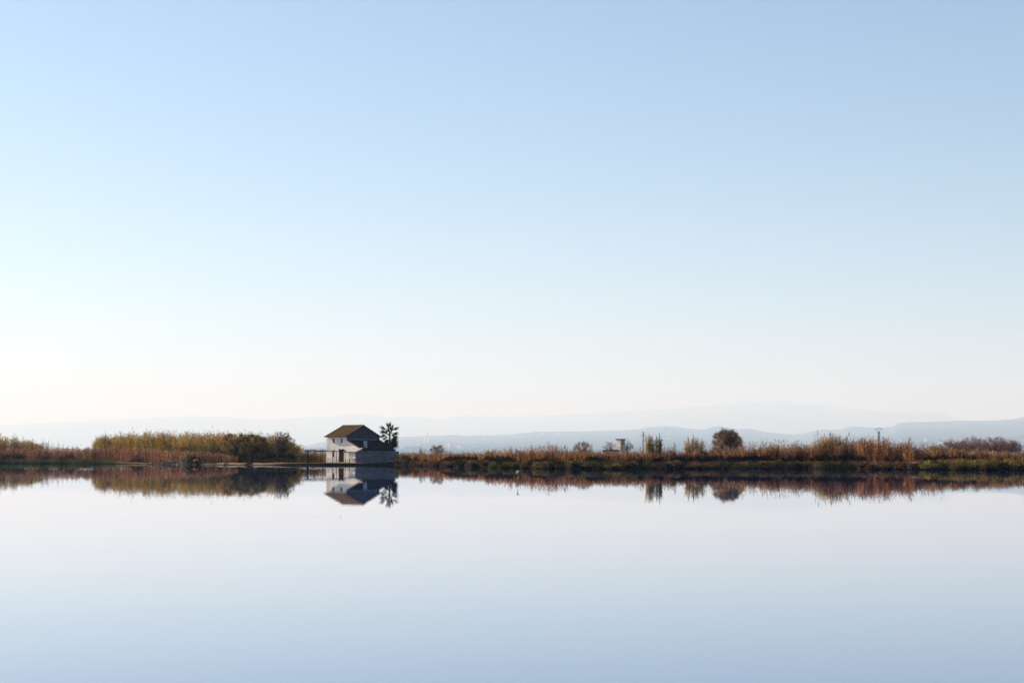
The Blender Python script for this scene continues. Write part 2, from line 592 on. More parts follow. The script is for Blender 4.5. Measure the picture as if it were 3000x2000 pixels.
def town(name, px, row_base, w_px, h_px, kd, colr, label, cat, group=None, Y=None):
    """A far building standing on the hillside where its foot shows at row_base."""
    if Y is None:
        lo, hi = Y_FOOT, Y_NEAR
        for _ in range(30):
            mid = (lo + hi) / 2
            if hill_row(px, mid) > row_base: lo = mid
            else: hi = mid
        Y = min(lo, 37000)
    Z = z_at(min(hill_row(px, Y), HORIZON), Y)
    k = Y / FOC
    o = obj(name, TOWN[kd, colr])
    o.location = (x_at(px, Y), Y, Z)
    o.scale = (w_px * k, w_px * k * .9, h_px * k)
    o.rotation_euler = (0, 0, math.radians(rng.uniform(-35, 35)))
    tag(o, label, cat, group)
    return o


town('tower_block', 1309, 1311, 5.0, 14, 'block', 'white', 'left of two tall pale apartment blocks in the far town', 'building')
town('tower_block', 1317, 1311, 6.5, 14, 'block', 'cream', 'right of two tall pale apartment blocks in the far town', 'building')
town('apartment_block', 1347, 1313, 7, 9, 'block', 'white', 'white block right of the two tall far apartment blocks', 'building')
town('factory_shed', 1213, 1320, 38, 15, 'shed', 'grey', 'wide grey factory shed with reddish roof below the smoke', 'building')
town('factory_hall', 1205, 1323, 13, 10, 'shed', 'cream', 'small cream hall in front of the grey factory shed', 'building')
town('white_house', 1228, 1305, 6, 6, 'block', 'white', 'white block just left of the smoke plume foot', 'building')
town('white_house', 1178, 1311, 11, 7, 'gable', 'white', 'white building just right of the palm in the far town', 'building')
rl = np.random.default_rng(21)
for k in range(58):
    px = rl.uniform(1165, 1720) if k < 46 else rl.uniform(905, 1000)
    row = rl.normal(1314, 4.5) + (px - 1165) * .004
    town('town_house', px, min(row, 1325), rl.uniform(2.5, 6.5), rl.uniform(2.5, 5), rl.choice(['gable', 'block', 'gable']),
         rl.choice(['white', 'white', 'cream', 'grey']), 'tiny pale house of the hazy town right of the palm', 'house', 'houses of the far town behind the palm')
for k in range(46):
    px = rl.uniform(2570, 3010)
    town('town_house', px, rl.normal(1294, 5), rl.uniform(2.5, 6.0), rl.uniform(2.5, 5), rl.choice(['gable', 'block']),
         rl.choice(['white', 'white', 'cream']), 'tiny pale house on the hill foot at the far right', 'house', 'houses on the hill foot at far right')
for px, row, lb in [(1418, 1284, 'lone white house on the hillside, leftmost, above the stake'), (1588, 1271, 'white house near the hill crest, left of a close pair'),
                    (1633, 1271, 'white house near the hill crest, right of a close pair'), (1955, 1287, 'lone white house on the hillside right of the narrow spiky canes'),
                    (2436, 1264, 'left of two white houses on the hill above the golden canes'), (2447, 1262, 'right of two white houses on the hill above the golden canes')]:
    town('hill_house', px, row, 6, 4, 'gable', 'white', lb, 'house', 'white houses high on the hills')


def smoke(name, pts, radii, dens, label):
    bm = bmesh.new()
    add_tube(bm, pts, radii, n=10)
    me = bm_mesh(name, bm, True)
    m = bpy.data.materials.new('smoke')
    m.use_nodes = True
    nt = m.node_tree
    nt.nodes.clear()
    out = nt.nodes.new('ShaderNodeOutputMaterial')
    pv = nt.nodes.new('ShaderNodeVolumePrincipled')
    pv.inputs['Color'].default_value = (.98, .98, .98, 1)
    pv.inputs['Density'].default_value = dens
    pv.inputs['Anisotropy'].default_value = .3
    nt.links.new(pv.outputs[0], out.inputs['Volume'])
    tag(obj(name, me, m), label, 'smoke')


YS = 15000.0
smoke('smoke_plume', [at(p, r, YS) for p, r in ((1242, 1298), (1242.5, 1290), (1244, 1282), (1247, 1275), (1252, 1268), (1258, 1262))],
      [4, 7, 10, 13, 13, 3], .07, 'taller white smoke plume rising from the far factory')
smoke('smoke_plume', [at(p, r, YS) for p, r in ((1250, 1297), (1252, 1293), (1255, 1288), (1257, 1284))],
      [3.2, 6, 7, 3], .08, 'shorter slanting white smoke plume right of the taller one')

# far tree lines across the plain
v = Veg()
for Y0, h0, n in ((2600, 5, 2600), (4200, 7, 3200), (5600, 8, 3200)):
    px = rng.uniform(880, 3150, n)
    lump = np.array([noise.noise(Vector((p * .02, Y0, 0))) + .5 * noise.noise(Vector((p * .09, Y0, 3))) for p in px])
    hh = np.clip(h0 * (.45 + lump * .9), .4, None)
    Y = Y0 + rng.uniform(-60, 60, n)
    P = np.stack([x_at(px, Y), Y, .5 + hh * rng.uniform(0, 1, n)], 1)
    v.leaves(P, rng.uniform(.8, 2.2, n), pick([(2, (.045, .05, .028)), (1, (.09, .07, .04))], n), .8)
tag(obj('far_woodland', v.mesh('far_woodland'), M_LEAF), 'hazy far lines of trees across the plain', 'woodland', kind='stuff')

# ------------------------------------------------------------------ farmhouse
A = math.radians(38)
NEAR = Vector((x_at(1017, 312), 312.0, -0.13))
house = empty('farmhouse', NEAR, math.pi / 2 - A)
tag(house, 'white two-storey farmhouse with brown tiled roof at the water', 'house')
LF, LG, LW, G0 = 5.15, 8.8, 3.88, 0.30
EAVE, RIDGE = 5.47, 7.35
TH = 0.35
LT_TOP, LT_EAVE = 4.73, 2.92
SL = (LT_TOP - LT_EAVE) / LW


def holed_wall(bm, y0, y1, z0, z1, holes, th):
    """Wall in plane x=0 facing -X, thickness th, with rectangular openings and reveals."""
    ys = sorted({y0, y1} | {h[0] for h in holes} | {h[1] for h in holes})
    zs = sorted({z0, z1} | {h[2] for h in holes} | {h[3] for h in holes})
    for a, b in zip(ys, ys[1:]):
        for c, d in zip(zs, zs[1:]):
            if any(h[0] <= a and b <= h[1] and h[2] <= c and d <= h[3] for h in holes): continue
            for x in (0, th):
                bm.faces.new([bm.verts.new(p) for p in ((x, a, c), (x, b, c), (x, b, d), (x, a, d))])
    for h in list(holes) + [(y0, y1, z0, z1)]:
        a, b, c, d = h
        for p, q in (((a, c), (b, c)), ((b, c), (b, d)), ((b, d), (a, d)), ((a, d), (a, c))):
            bm.faces.new([bm.verts.new(t) for t in ((0, p[0], p[1]), (th, p[0], p[1]), (th, q[0], q[1]), (0, q[0], q[1]))])
    bmesh.ops.remove_doubles(bm, verts=bm.verts[:], dist=1e-4)


HOLES = [(3.12, 3.61, 4.23, 4.99), (1.08, 1.56, 4.23, 4.99), (3.12, 3.61, 1.57, 2.79), (0.70, 2.0, .62, 3.0)]
part('front_wall', house, M_PLASTER, lambda bm: holed_wall(bm, 0.0, LF, G0, EAVE, HOLES, TH))
# lean-to front: continues the front wall with a sloping top
part('lean_to_front_wall', house, M_PLASTER, lambda bm: add_prism(bm, [(.003, -LW, G0), (.003, -.001, G0), (.003, -.001, LT_TOP - .12), (.003, -LW, LT_EAVE - .12)], (TH, 0, 0)))
part('gable_wall', house, M_CEMENT, lambda bm: add_prism(bm, [(TH + .001, .0, G0), (LG, .0, G0), (LG, .0, EAVE), (LG / 2, .0, RIDGE - .1), (TH + .001, .0, EAVE + .05)], (0, TH, 0)))
part('gable_corner', house, M_CEMENT, lambda bm: add_prism(bm, [(.004, -.004, LT_TOP - .1), (TH, -.004, LT_TOP - .1), (TH, -.004, EAVE + .1), (.004, -.004, EAVE - .02)], (0, .02, 0)))
part('far_gable_wall', house, M_PLASTER, lambda bm: add_prism(bm, [(TH + .001, LF - TH, G0), (LG, LF - TH, G0), (LG, LF - TH, EAVE), (LG / 2, LF - TH, RIDGE - .1), (TH + .001, LF - TH, EAVE + .05)], (0, TH - .002, 0)))
box('back_wall', house, M_PLASTER, LG - TH - .002, LG - .002, TH + .002, LF - TH - .002, G0, EAVE)
box('plinth', house, M_PLASTER_LOW, -.07, -.001, 2.06, LF + .03, G0, 1.52)
box('plinth', house, M_PLASTER_LOW, -.07, -.001, -1.9, .64, G0, 1.25)


def corrugated(bm, p00, p10, p01, pitch=.24, amp=.035, th=.10):
    """Barrel-tiled slab: p00->p10 runs along the eave, p00->p01 up the slope."""
    p00, p10, p01 = Vector(p00), Vector(p10), Vector(p01)
    e = p10 - p00; s = p01 - p00
    nrm = e.cross(s).normalized()
    if nrm.z < 0: nrm = -nrm
    n = max(2, int(e.length / pitch)) * 4
    rows = max(1, int(s.length / .42))
    top = []
    for j in range(rows + 1):
        for kk in (0, 1):
            if j == rows and kk == 1: continue
            line = []
            for i in range(n + 1):
                a = abs(math.cos(i / 4 * math.pi))
                lift = .018 if kk == 0 else 0.0
                jj = j if kk == 0 else j + .985
                line.append(bm.verts.new(p00 + e * (i / n) + s * (jj / rows) + nrm * (amp * a + lift)))
            top.append(line)
    for a, b in zip(top, top[1:]):
        for i in range(n):
            bm.faces.new((a[i], a[i + 1], b[i + 1], b[i]))
    low0 = [bm.verts.new(v.co - nrm * th) for v in top[0]]
    low1 = [bm.verts.new(v.co - nrm * th) for v in top[-1]]
    for i in range(n):
        bm.faces.new((top[0][i], low0[i], low0[i + 1], top[0][i + 1]))
        bm.faces.new((top[-1][i + 1], low1[i + 1], low1[i], top[-1][i]))
        bm.faces.new((low0[i], low1[i], low1[i + 1], low0[i + 1]))
    for i in (0, n):
        poly = [l[i] for l in top] + [low1[i], low0[i]]
        bm.faces.new(poly)


OV, OG = 0.58, 0.16                                     # eave and gable overhang
PITCHR = (RIDGE - EAVE) / (LG / 2)
ez = EAVE - OV * PITCHR + .06
roof = part('roof', house, M_TILE, lambda bm: corrugated(bm, (-OV, -OG, ez), (-OV, LF + OG, ez), (LG / 2, -OG, RIDGE + .06)))
part('roof', house, M_TILE, lambda bm: corrugated(bm, (LG + OV, -OG, ez), (LG + OV, LF + OG, ez), (LG / 2 + .004, -OG, RIDGE + .06)))
part('ridge_cap', roof, M_TILE, lambda bm: add_tube(bm, [(LG / 2, y, RIDGE + .09) for y in (-OG - .02, LF + OG + .02)], .11, 8))
part('verge_board', roof, M_TILE_DARK, lambda bm: (add_prism(bm, [(-OV, -OG - .03, ez - .17), (LG / 2, -OG - .03, RIDGE - .09), (LG / 2, -OG - .03, RIDGE + .07), (-OV, -OG - .03, ez + .01)], (0, .028, 0)),
                                                   add_prism(bm, [(LG + OV, -OG - .03, ez - .17), (LG / 2 + .002, -OG - .03, RIDGE - .09), (LG / 2 + .002, -OG - .03, RIDGE + .07), (LG + OV, -OG - .03, ez + .01)], (0, .028, 0))))
# lean-to on the gable side
lt = part('lean_to_roof', house, M_TILE_DARK, lambda bm: corrugated(bm, (-.14, -LW - .25, LT_EAVE - .25 * SL), (LG + .12, -LW - .25, LT_EAVE - .25 * SL), (-.14, -.005, LT_TOP)))
box('flashing', house, M_FLASH, .1, LG - .6, -.06, -.004, LT_TOP - .01, LT_TOP + .13)
part('verge_tile', lt, M_TILE, lambda bm: [add_box(bm, -.2, .05, -LW - .22 + k * .29, -LW - .02 + k * .29, LT_EAVE - .06 + (k * .29) * SL, LT_EAVE + .09 + (k * .29) * SL) for k in range(13)])
box('lean_to_wall', house, M_OLDWALL, TH + .006, LG, -LW, -LW + TH, .02, LT_EAVE - .16)
box('yard_wall', house, M_OLDWALL, LG + .002, 9.93, -LW + .02, -LW + TH, .02, 2.64)
box('lean_to_end_wall', house, M_OLDWALL, LG - TH, LG - .003, -LW + TH + .002, -.01, G0, LT_EAVE - .2)
for x, z in ((.55, 2.45), (9.55, 2.35)):
    part('drain_hole', house, M_GLASS, lambda bm: add_tube(bm, [(x, -LW - .015, z), (x, -LW + .05, z)], .13, 10))
ch = box('chimney', house, M_CHIMNEY, 1.52, 2.0, -3.2, -2.72, 3.0, 4.42)
box('chimney_cap', ch, M_CHIMNEY, 1.47, 2.05, -3.25, -2.67, 4.422, 4.5)
# annex with shed roof against the front wall
AX = -1.62
part('annex_side_wall', house, M_OLDWALL, lambda bm: add_prism(bm, [(AX, -LW - .004, .1), (TH, -LW - .004, .1), (TH, -LW - .004, LT_EAVE - .2), (AX, -LW - .004, 2.5)], (0, .25, 0)))
box('annex_front_wall', house, M_PLASTER, AX - .003, AX + .22, -LW + .25, -1.98, 1.38, 2.48)
box('annex_ledge', house, M_PLASTER_LOW, AX - .06, AX + .3, -LW + .255, -1.95, 1.28, 1.379)
box('annex_pier', house, M_PLASTER_LOW, AX + .02, AX + .3, -LW + .255, -2.75, .3, 1.279)
box('annex_pier', house, M_PLASTER_LOW, AX + .02, AX + .3, -2.12, -1.98, .3, 1.279)
box('annex_back_panel', house, M_WOOD, -.30, -.02, -LW + .26, -2.0, .3, 2.6)
part('annex_roof', house, M_TILE_PALE, lambda bm: corrugated(bm, (AX - .28, -LW - .18, 2.52), (AX - .28, -1.0, 2.52), (-.006, -LW - .18, 3.22)))
box('annex_wall_plate', house, M_BEAM, AX - .12, AX + .04, -LW - .02, -1.05, 2.38, 2.47)
# openings
for (y0, y1, z0, z1) in HOLES[:3]:
    w = box('window', house, M_WOOD, .14, .18, y0 + .001, y1 - .001, z0 + .001, z1 - .001)
    box('frame', w, M_WOOD, .11, .139, (y0 + y1) / 2 - .03, (y0 + y1) / 2 + .03, z0 + .002, z1 - .002)
    for a, b in ((y0 + .05, (y0 + y1) / 2 - .04), ((y0 + y1) / 2 + .04, y1 - .05)):
        box('pane', w, M_GLASS, .133, .139, a, b, z0 + .07, z1 - .07)
    box('sill', w, M_PLASTER_LOW, -.05, .10, y0 - .05, y1 + .05, z0 - .07, z0 - .002)
d = box('door', house, M_WOOD, .10, .15, .702, 1.998, .622, 2.998)
for k in range(8):
    y = .72 + k * .1595
    box('plank', d, M_WOOD, .078, .0995, y, y + .145, .64, 2.72)
box('lintel', d, M_BEAM, -.03, .09, .60, 2.10, 2.80, 3.03)
box('handle', d, M_IRON, .05, .0775, 1.28, 1.31, 1.5, 1.75)
box('doorstep', house, M_PLASTER_LOW, -.42, -.002, .62, 2.08, .42, .60)

# ------------------------------------------------------------------ pergola in front of the house
PG = empty('pergola', (x_at(960, 308.5), 308.5, -.13))
tag(PG, 'thin dark timber pergola left of and before the farmhouse', 'pergola')


def pg(px, Y, z):
    return Vector((x_at(px, Y), Y, z - .13)) - PG.location


for px, Y in ((940, 307.2), (975, 307.2), (1012, 307.2), (906, 310.2), (945, 310.2), (987, 310.2)):
    part('post', PG, M_BEAM, lambda bm: add_tube(bm, [pg(px, Y, .3), pg(px + .4, Y, 1.5), pg(px, Y, 2.62)], [.055, .05, .045], 6))
for Y, a, b in ((307.2, 903, 1016), (310.2, 893, 1022)):
    part('beam', PG, M_BEAM, lambda bm: add_tube(bm, [pg(a + (b - a) * t, Y, 2.64 + .05 * math.sin(t * 7)) for t in (0, .25, .5, .75, 1)], .07, 6))
for k in range(10):
    px = 899 + k * 12.4
    part('rafter', PG, M_BEAM, lambda bm: add_tube(bm, [pg(px - 1, 306.8, 2.72), pg(px + 1, 311.0, 2.74)], .035, 5))

# bare vine on the pergola
VINE = tag(empty('grape_vine', (x_at(899, 309), 309, .37)), 'leafless climbing vine twisted along the left pergola beams', 'vine')
vt = Veg()
for s_ in range(3):
    p = np.array([0.15 * s_, 0.3 * s_, 0.0])
    for k in range(7):
        q = p + np.array([rng.normal(0, .06), rng.normal(0, .05), .34])
        vt.segs([p], [q], [.075 - .006 * k], [.07 - .006 * k], np.array([[.03, .022, .018]]))
        p = q
obj('stem', vt.mesh('vine_stem'), M_LEAF, VINE)
vb = Veg()
n = 420
x = rng.beta(1.1, 2.0, n) * 5.5 - .6
P0 = np.stack([x, rng.uniform(-1.8, 1.6, n), 2.1 + rng.normal(.1, .10, n)], 1)
D = np.stack([rng.normal(0, 1, n), rng.normal(0, .6, n), rng.normal(.35, .55, n)], 1)
vb.ribbons(P0, D, rng.uniform(.25, .75, n), .035, pick([(1, (.045, .03, .025)), (1, (.09, .055, .04))], n), .15)
n = 120
x = rng.beta(1.0, 2.2, n) * 6 - .6
P0 = np.stack([x, rng.uniform(-1.8, 1.6, n), 2.1 - rng.uniform(0, .45, n)], 1)
vb.leaves(P0, rng.uniform(.04, .09, n), pick([(1, (.12, .06, .03)), (1, (.06, .05, .02))], n))
obj('tendrils', vb.mesh('vine_tendrils'), M_LEAF, VINE)


# ------------------------------------------------------------------ fan palm behind the house
def frond_mesh(name, nleaf, spread, rad, pet, pal, sag):
    v = Veg()
    v.segs([(0, 0, 0)], [(pet, 0, 0.02)], [.028], [.016], np.array([[.10, .09, .035]]))
    hub = np.array([pet, 0, .02])
    ang = np.linspace(-spread, spread, nleaf)
    D = np.stack([np.cos(ang), np.sin(ang), .10 * np.cos(ang * 2)], 1)
    L = rad * (1 - .22 * np.abs(ang / spread) ** 2) * rng.uniform(.92, 1.06, nleaf)
    C = pick(pal, nleaf, .2)
    # each segment: broad pleated lower half, free drooping tip
    for k in range(nleaf):
        d = D[k]; l = L[k]
        s_ = np.array([-d[1], d[0], 0.0])
        w = l * spread * 2 / nleaf * .75
        z = np.array([0, 0, 1.0])
        up = z * (.02 if k % 2 else -.02)
        V = np.array([hub, hub + d * l * .5 - s_ * w * .55 + up, hub + d * l * .5 + s_ * w * .55 - up,
                      hub + d * l * .82 - s_ * w * .25 - z * sag * l * .5, hub + d * l * .82 + s_ * w * .25 - z * sag * l * .5, hub + d * l * 1.05 - z * sag * l])
        v._add(V, np.repeat(C[k:k + 1], 6, 0), np.array([[1, 2, 4, 3]]), np.array([[0, 2, 1], [3, 4, 5]]))
    return v.mesh(name)


PALM_Y = 321.5
palm = empty('fan_palm', (x_at(1142, PALM_Y), PALM_Y, .5))
tag(palm, 'dark fan palm standing behind the right end of the farmhouse', 'palm tree')
part('trunk', palm, M_PALMTRUNK, lambda bm: add_tube(bm, [(0, 0, -.2), (.02, 0, .6), (-.03, 0, 2.0), (0, .02, 3.5), (.03, 0, 5.0), (0, 0, 5.9)], [.34, .27, .2, .17, .16, .13], 10))
green = [(3, (.020, .032, .012)), (1, (.045, .058, .016)), (1, (.012, .02, .01))]
dark = [(3, (.014, .018, .010)), (1, (.035, .026, .014))]
lush = [(2, (.09, .11, .022)), (2, (.05, .07, .016))]
FR = {'live': [frond_mesh('frond', 9, .5, 1.05, .55, green, .2) for _ in range(3)],
      'low': [frond_mesh('frond', 12, .85, .95, .45, dark, .32) for _ in range(2)],
      'top': [frond_mesh('frond', 9, .48, 1.1, .5, lush, .08) for _ in range(2)]}
rp = np.random.default_rng(5)


def frond(kind, i, z, tip, roll):
    """A fan leaf from height z on the trunk, its blade centred near tip and turned by roll about its stalk."""
    d = Vector(tip) - Vector((0, 0, z))
    o = obj('frond', FR[kind][i % len(FR[kind])], M_PALM, palm)
    x = d.normalized()
    n = Vector((math.sin(roll), -math.cos(roll), .35))
    zax = (n - x * n.dot(x)).normalized()
    y = zax.cross(x)
    o.rotation_euler = Matrix((x, y, zax)).transposed().to_euler()
    o.location = (0, 0, z)
    k = min(max(d.length / 1.1, .75), 1.35) * rp.uniform(.85, 1.12)
    o.scale = (k, k, k)


# the fans that make the outline, then those in front, behind and in the hanging skirt
for i, (x, z, kd, z0) in enumerate([(-.42, 7.15, 'top', 5.75), (.18, 7.3, 'top', 5.8), (.72, 7.0, 'top', 5.75), (.15, 6.6, 'top', 5.5),
                                    (-1.25, 6.45, 'live', 5.55), (-1.55, 5.85, 'live', 5.3), (1.6, 6.55, 'live', 5.6), (1.75, 5.5, 'live', 5.2),
                                    (-1.4, 5.05, 'live', 5.0), (1.45, 4.7, 'live', 4.9), (-1.05, 4.45, 'live', 4.6), (1.65, 4.1, 'low', 4.5),
                                    (-.55, 4.1, 'low', 4.3), (.55, 4.2, 'low', 4.5), (1.15, 3.6, 'low', 4.2), (-1.0, 3.7, 'low', 4.1), (.2, 3.4, 'low', 4.0), (1.4, 3.1, 'low', 3.8),
                                    (-.75, 5.5, 'live', 5.0), (.65, 5.2, 'live', 4.8), (-.6, 4.8, 'live', 4.5), (.75, 4.6, 'live', 4.4)]):
    frond(kd, i, z0, (x, rp.uniform(-.45, .45), z - .1), rp.uniform(-.95, .95))
for i in range(9):
    a = i * 2.39996
    frond('live', i, 5.2, (math.cos(a) * .5, math.sin(a) * 1.35, 5.0 + .16 * i), rp.uniform(-1.2, 1.2))
for i in range(16):
    a = i * 2.39996 + 1
    frond('low', i, 3.6 + .05 * i, (math.cos(a) * 1.0, math.sin(a) * 1.1, 2.7 + .09 * i), rp.uniform(-1.2, 1.2))


# ------------------------------------------------------------------ trees
def crown_tree(name, px, Y, label, rows, wpx, trunk_row, trunk_r, pal, nclump, nleaf, leaf, rc, bark, twigs=0, group=None, cat='tree', lean=0.0, zg=.5, shell=.55, flat=1.0, dome=False):
    """Tree whose crown fills the ellipse between two photo rows, built of limbs, leaf clumps and twigs."""
    zt, zb = z_at(rows[0], Y) - zg, z_at(rows[1], Y) - zg
    rx = wpx / FOC * Y / 2
    cz, rz = (zt + zb) / 2, (zt - zb) / 2
    root = empty(name, (x_at(px, Y), Y, zg))
    tag(root, label, cat, group)
    d = norm(rng.normal(0, 1, (nclump, 3)))
    if dome: d[:, 2] = np.abs(d[:, 2]) * 1.1 - .25
    r = shell + (1 - shell) * rng.random(nclump) ** .6
    lump = 1 + .22 * np.array([noise.noise(Vector(q) * 1.7 + Vector((px, 0, 0))) for q in d])
    K = d * (r * lump)[:, None] * np.array([rx - rc * .5, rx * flat - rc * .5, rz - rc * .4]) + np.array([lean, 0, cz])
    th = max(z_at(trunk_row, Y) - zg, .3)
    v = Veg()
    P = [np.array([0, 0, -.3]), np.array([lean * .1 + rng.normal(0, .03), 0, th * .5]), np.array([lean * .3, 0, th]), np.array([lean * .8, 0, max(cz, th + .3)])]
    v.segs(P[:-1], P[1:], [trunk_r * 1.3, trunk_r, trunk_r * .85], [trunk_r, trunk_r * .85, trunk_r * .4], np.repeat(pick([(1, bark)], 1, .1), 3, 0))
    for k in range(nclump):
        s0 = P[2] + (P[3] - P[2]) * rng.uniform(0, .9)
        m = (s0 + K[k]) / 2 + rng.normal(0, .12, 3) + np.array([0, 0, .12])
        r0 = trunk_r * rng.uniform(.22, .42)
        v.segs([s0, m], [m, K[k]], [r0, r0 * .6], [r0 * .6, r0 * .25], np.repeat(pick([(1, bark)], 1, .15), 2, 0))
    obj('trunk', v.mesh(name + '_trunk'), M_LEAF, root)
    c = Veg()
    out = norm(K - np.array([lean, 0, cz - rz * .6]))
    if twigs:
        n = nclump * twigs
        B = np.repeat(K, twigs, 0) + rng.normal(0, rc * .4, (n, 3))
        D = norm(np.repeat(out, twigs, 0) + rng.normal(0, .6, (n, 3)))
        c.ribbons(B - D * rc * .5, D, rng.uniform(.6, 1.5, n) * rc, .035, pick([(1, bark), (1, tuple(x * 1.6 for x in bark))], n))
    if nleaf:
        n = nclump * nleaf
        Pn = np.repeat(K, nleaf, 0) + rng.normal(0, rc * .5, (n, 3))
        keep = Pn[:, 2] > zb * .9 - .1
        C = (np.repeat(pick(pal, nclump, .2), nleaf, 0) * (1 + rng.normal(0, .2, (n, 1))))[keep]
        c.leaves(Pn[keep], rng.uniform(.6, 1.25, keep.sum()) * leaf, np.clip(C, .004, .9), .6)
    obj('crown', c.mesh(name + '_crown'), M_LEAF, root)
    return root


AUT = [(3, (.22, .13, .03)), (3, (.30, .15, .035)), (2, (.12, .10, .022)), (1, (.36, .22, .05))]
AUT_G = [(3, (.13, .10, .022)), (2, (.20, .12, .03)), (2, (.065, .065, .016))]
crown_tree('autumn_tree', 682, 322, 'slim autumn tree with pale trunk, orange-green crown, left of the two shore trees', (1268, 1330), 92, 1330, .09, AUT, 85, 60, .11, .34, (.18, .15, .13), twigs=3, lean=.3)
crown_tree('autumn_tree', 742, 319, 'autumn tree with dark trunk and olive crown, right of the two shore trees', (1270, 1334), 100, 1333, .12, AUT_G, 95, 62, .11, .34, (.03, .026, .024), twigs=3)
crown_tree('young_tree', 640, 325, 'small dark leafless tree left of the pale-trunked shore tree', (1322, 1346), 46, 1346, .06, AUT_G, 26, 8, .08, .25, (.05, .036, .03), twigs=8)
crown_tree('young_tree', 885, 312, 'thin bare sapling just left of the pergola', (1325, 1345), 26, 1345, .045, AUT_G, 14, 2, .07, .2, (.05, .034, .028), twigs=8)
OLIVE = [(3, (.24, .135, .06)), (2, (.13, .078, .04)), (1, (.30, .17, .08))]
crown_tree('round_tree', 2129, 300, 'large round olive-brown tree rising above the right bank reeds', (1252, 1338), 96, 1332, .2, OLIVE, 200, 90, .075, .40, (.07, .046, .036), twigs=9, shell=.40)
PURP = [(2, (.30, .155, .10)), (1, (.18, .10, .07))]
BARK2 = (.18, .105, .085)
crown_tree('bare_shrub_tree', 1708, 300, 'bare purplish shrub left of the pale tower, above the reeds', (1290, 1346), 70, 1340, .1, PURP, 90, 16, .06, .38, BARK2, twigs=16, shell=.35)
crown_tree('bare_tree', 1790, 470, 'thin bare tree touching the left side of the pale tower', (1289, 1336), 50, 1330, .13, PURP, 44, 12, .07, .5, BARK2, twigs=15, shell=.3)
crown_tree('bare_tree', 1838, 520, 'bare leaning tree on the right side of the pale tower', (1285, 1334), 42, 1328, .18, PURP, 50, 16, .08, .5, (.10, .07, .06), twigs=16, lean=-.3)
crown_tree('rust_bush', 1282, 330, 'rust-coloured bush above the reeds between palm and stake', (1302, 1346), 58, 1342, .09, [(2, (.24, .12, .06)), (1, (.15, .075, .045))], 70, 22, .08, .35, (.09, .055, .04), twigs=6, cat='bush', shell=.4)
for k, (px, w_, tp, lb) in enumerate([(2788, 92, 1285, 'leftmost'), (2850, 96, 1280, 'second from left'), (2908, 100, 1279, 'third from left'), (2958, 78, 1288, 'rightmost')]):
    crown_tree('bare_tree', px, 400 + 6 * (k % 2), 'leafless grey-brown tree in the far right row, ' + lb, (tp, 1342), w_, 1336, .15, PURP, 190, 26, .08, .6, BARK2, twigs=18, group='row of bare trees at far right', shell=.3)
crown_tree('bare_shrub', 2737, 390, 'low brown bush left of the far right row of bare trees', (1301, 1330), 44, 1330, .1, OLIVE, 34, 24, .10, .45, (.08, .055, .04), twigs=6, cat='bush', dome=True)


def whip_tree(px, Y, label):
    """Many-stemmed tree with long whippy shoots fanning up and to the right."""
    root = empty('willow_tree', (x_at(px, Y), Y, .45))
    tag(root, label, 'tree')
    v = Veg()
    bark = np.array([[.028, .022, .022]])
    v.segs([(0, 0, -.3), (.02, 0, .6)], [(.02, 0, .6), (.1, 0, 1.5)], [.2, .15], [.15, .12], np.repeat(bark, 2, 0))
    tips = []
    for k in range(46):
        a = rng.normal(.22, .42)
        L = (4.6 - 1.5 * abs(a)) * rng.uniform(.75, 1.05)
        p = np.array([.06 + rng.normal(0, .05), rng.normal(0, .08), rng.uniform(.7, 1.5)])
        dd = np.array([math.sin(a), rng.normal(0, .3), math.cos(a)])
        for j in range(5):
            q = p + norm(dd) * L / 5
            v.segs([p], [q], [.05 - .009 * j], [.041 - .009 * j], bark)
            dd = dd + rng.normal(0, .09, 3) + np.array([.03, 0, -.02])
            tips.append((q, norm(dd)))
            p = q
    obj('trunk', v.mesh('willow_trunk'), M_LEAF, root)
    c = Veg()
    T_ = np.array([t[0] for t in tips]); D_ = np.array([t[1] for t in tips])
    m = 12
    n = len(T_) * m
    c.ribbons(np.repeat(T_, m, 0) + rng.normal(0, .08, (n, 3)), np.repeat(D_, m, 0) + rng.normal(0, .38, (n, 3)), rng.uniform(.3, .75, n), .05,
              pick([(2, (.07, .05, .035)), (2, (.16, .10, .045)), (1, (.10, .09, .03))], n), rng.uniform(0, .2, n))
    obj('crown', c.mesh('willow_crown'), M_LEAF, root)


whip_tree(819, 314, 'dark vase-shaped tree with whippy branches leaning right before the pergola')


# ------------------------------------------------------------------ reeds and canes
CANE = [(3, (.44, .27, .06)), (3, (.26, .22, .05)), (2, (.50, .34, .12)), (2, (.08, .075, .022)), (1, (.42, .19, .04))]
CANE_DK = [(2, (.12, .11, .04)), (2, (.20, .13, .05)), (1, (.07, .07, .03))]
RUST = [(2, (.42, .185, .075)), (2, (.47, .26, .14)), (3, (.19, .075, .036)), (3, (.065, .030, .020)), (1, (.38, .23, .065))]
PINK = [(3, (.44, .22, .13)), (2, (.36, .17, .075)), (2, (.15, .07, .042)), (2, (.07, .036, .025)), (1, (.52, .32, .21))]
GREEN = [(3, (.10, .11, .03)), (2, (.07, .08, .025)), (2, (.16, .14, .045)), (1, (.05, .05, .02))]
PLUME = [(1, (.26, .19, .13)), (1, (.18, .13, .10)), (1, (.36, .28, .20))]


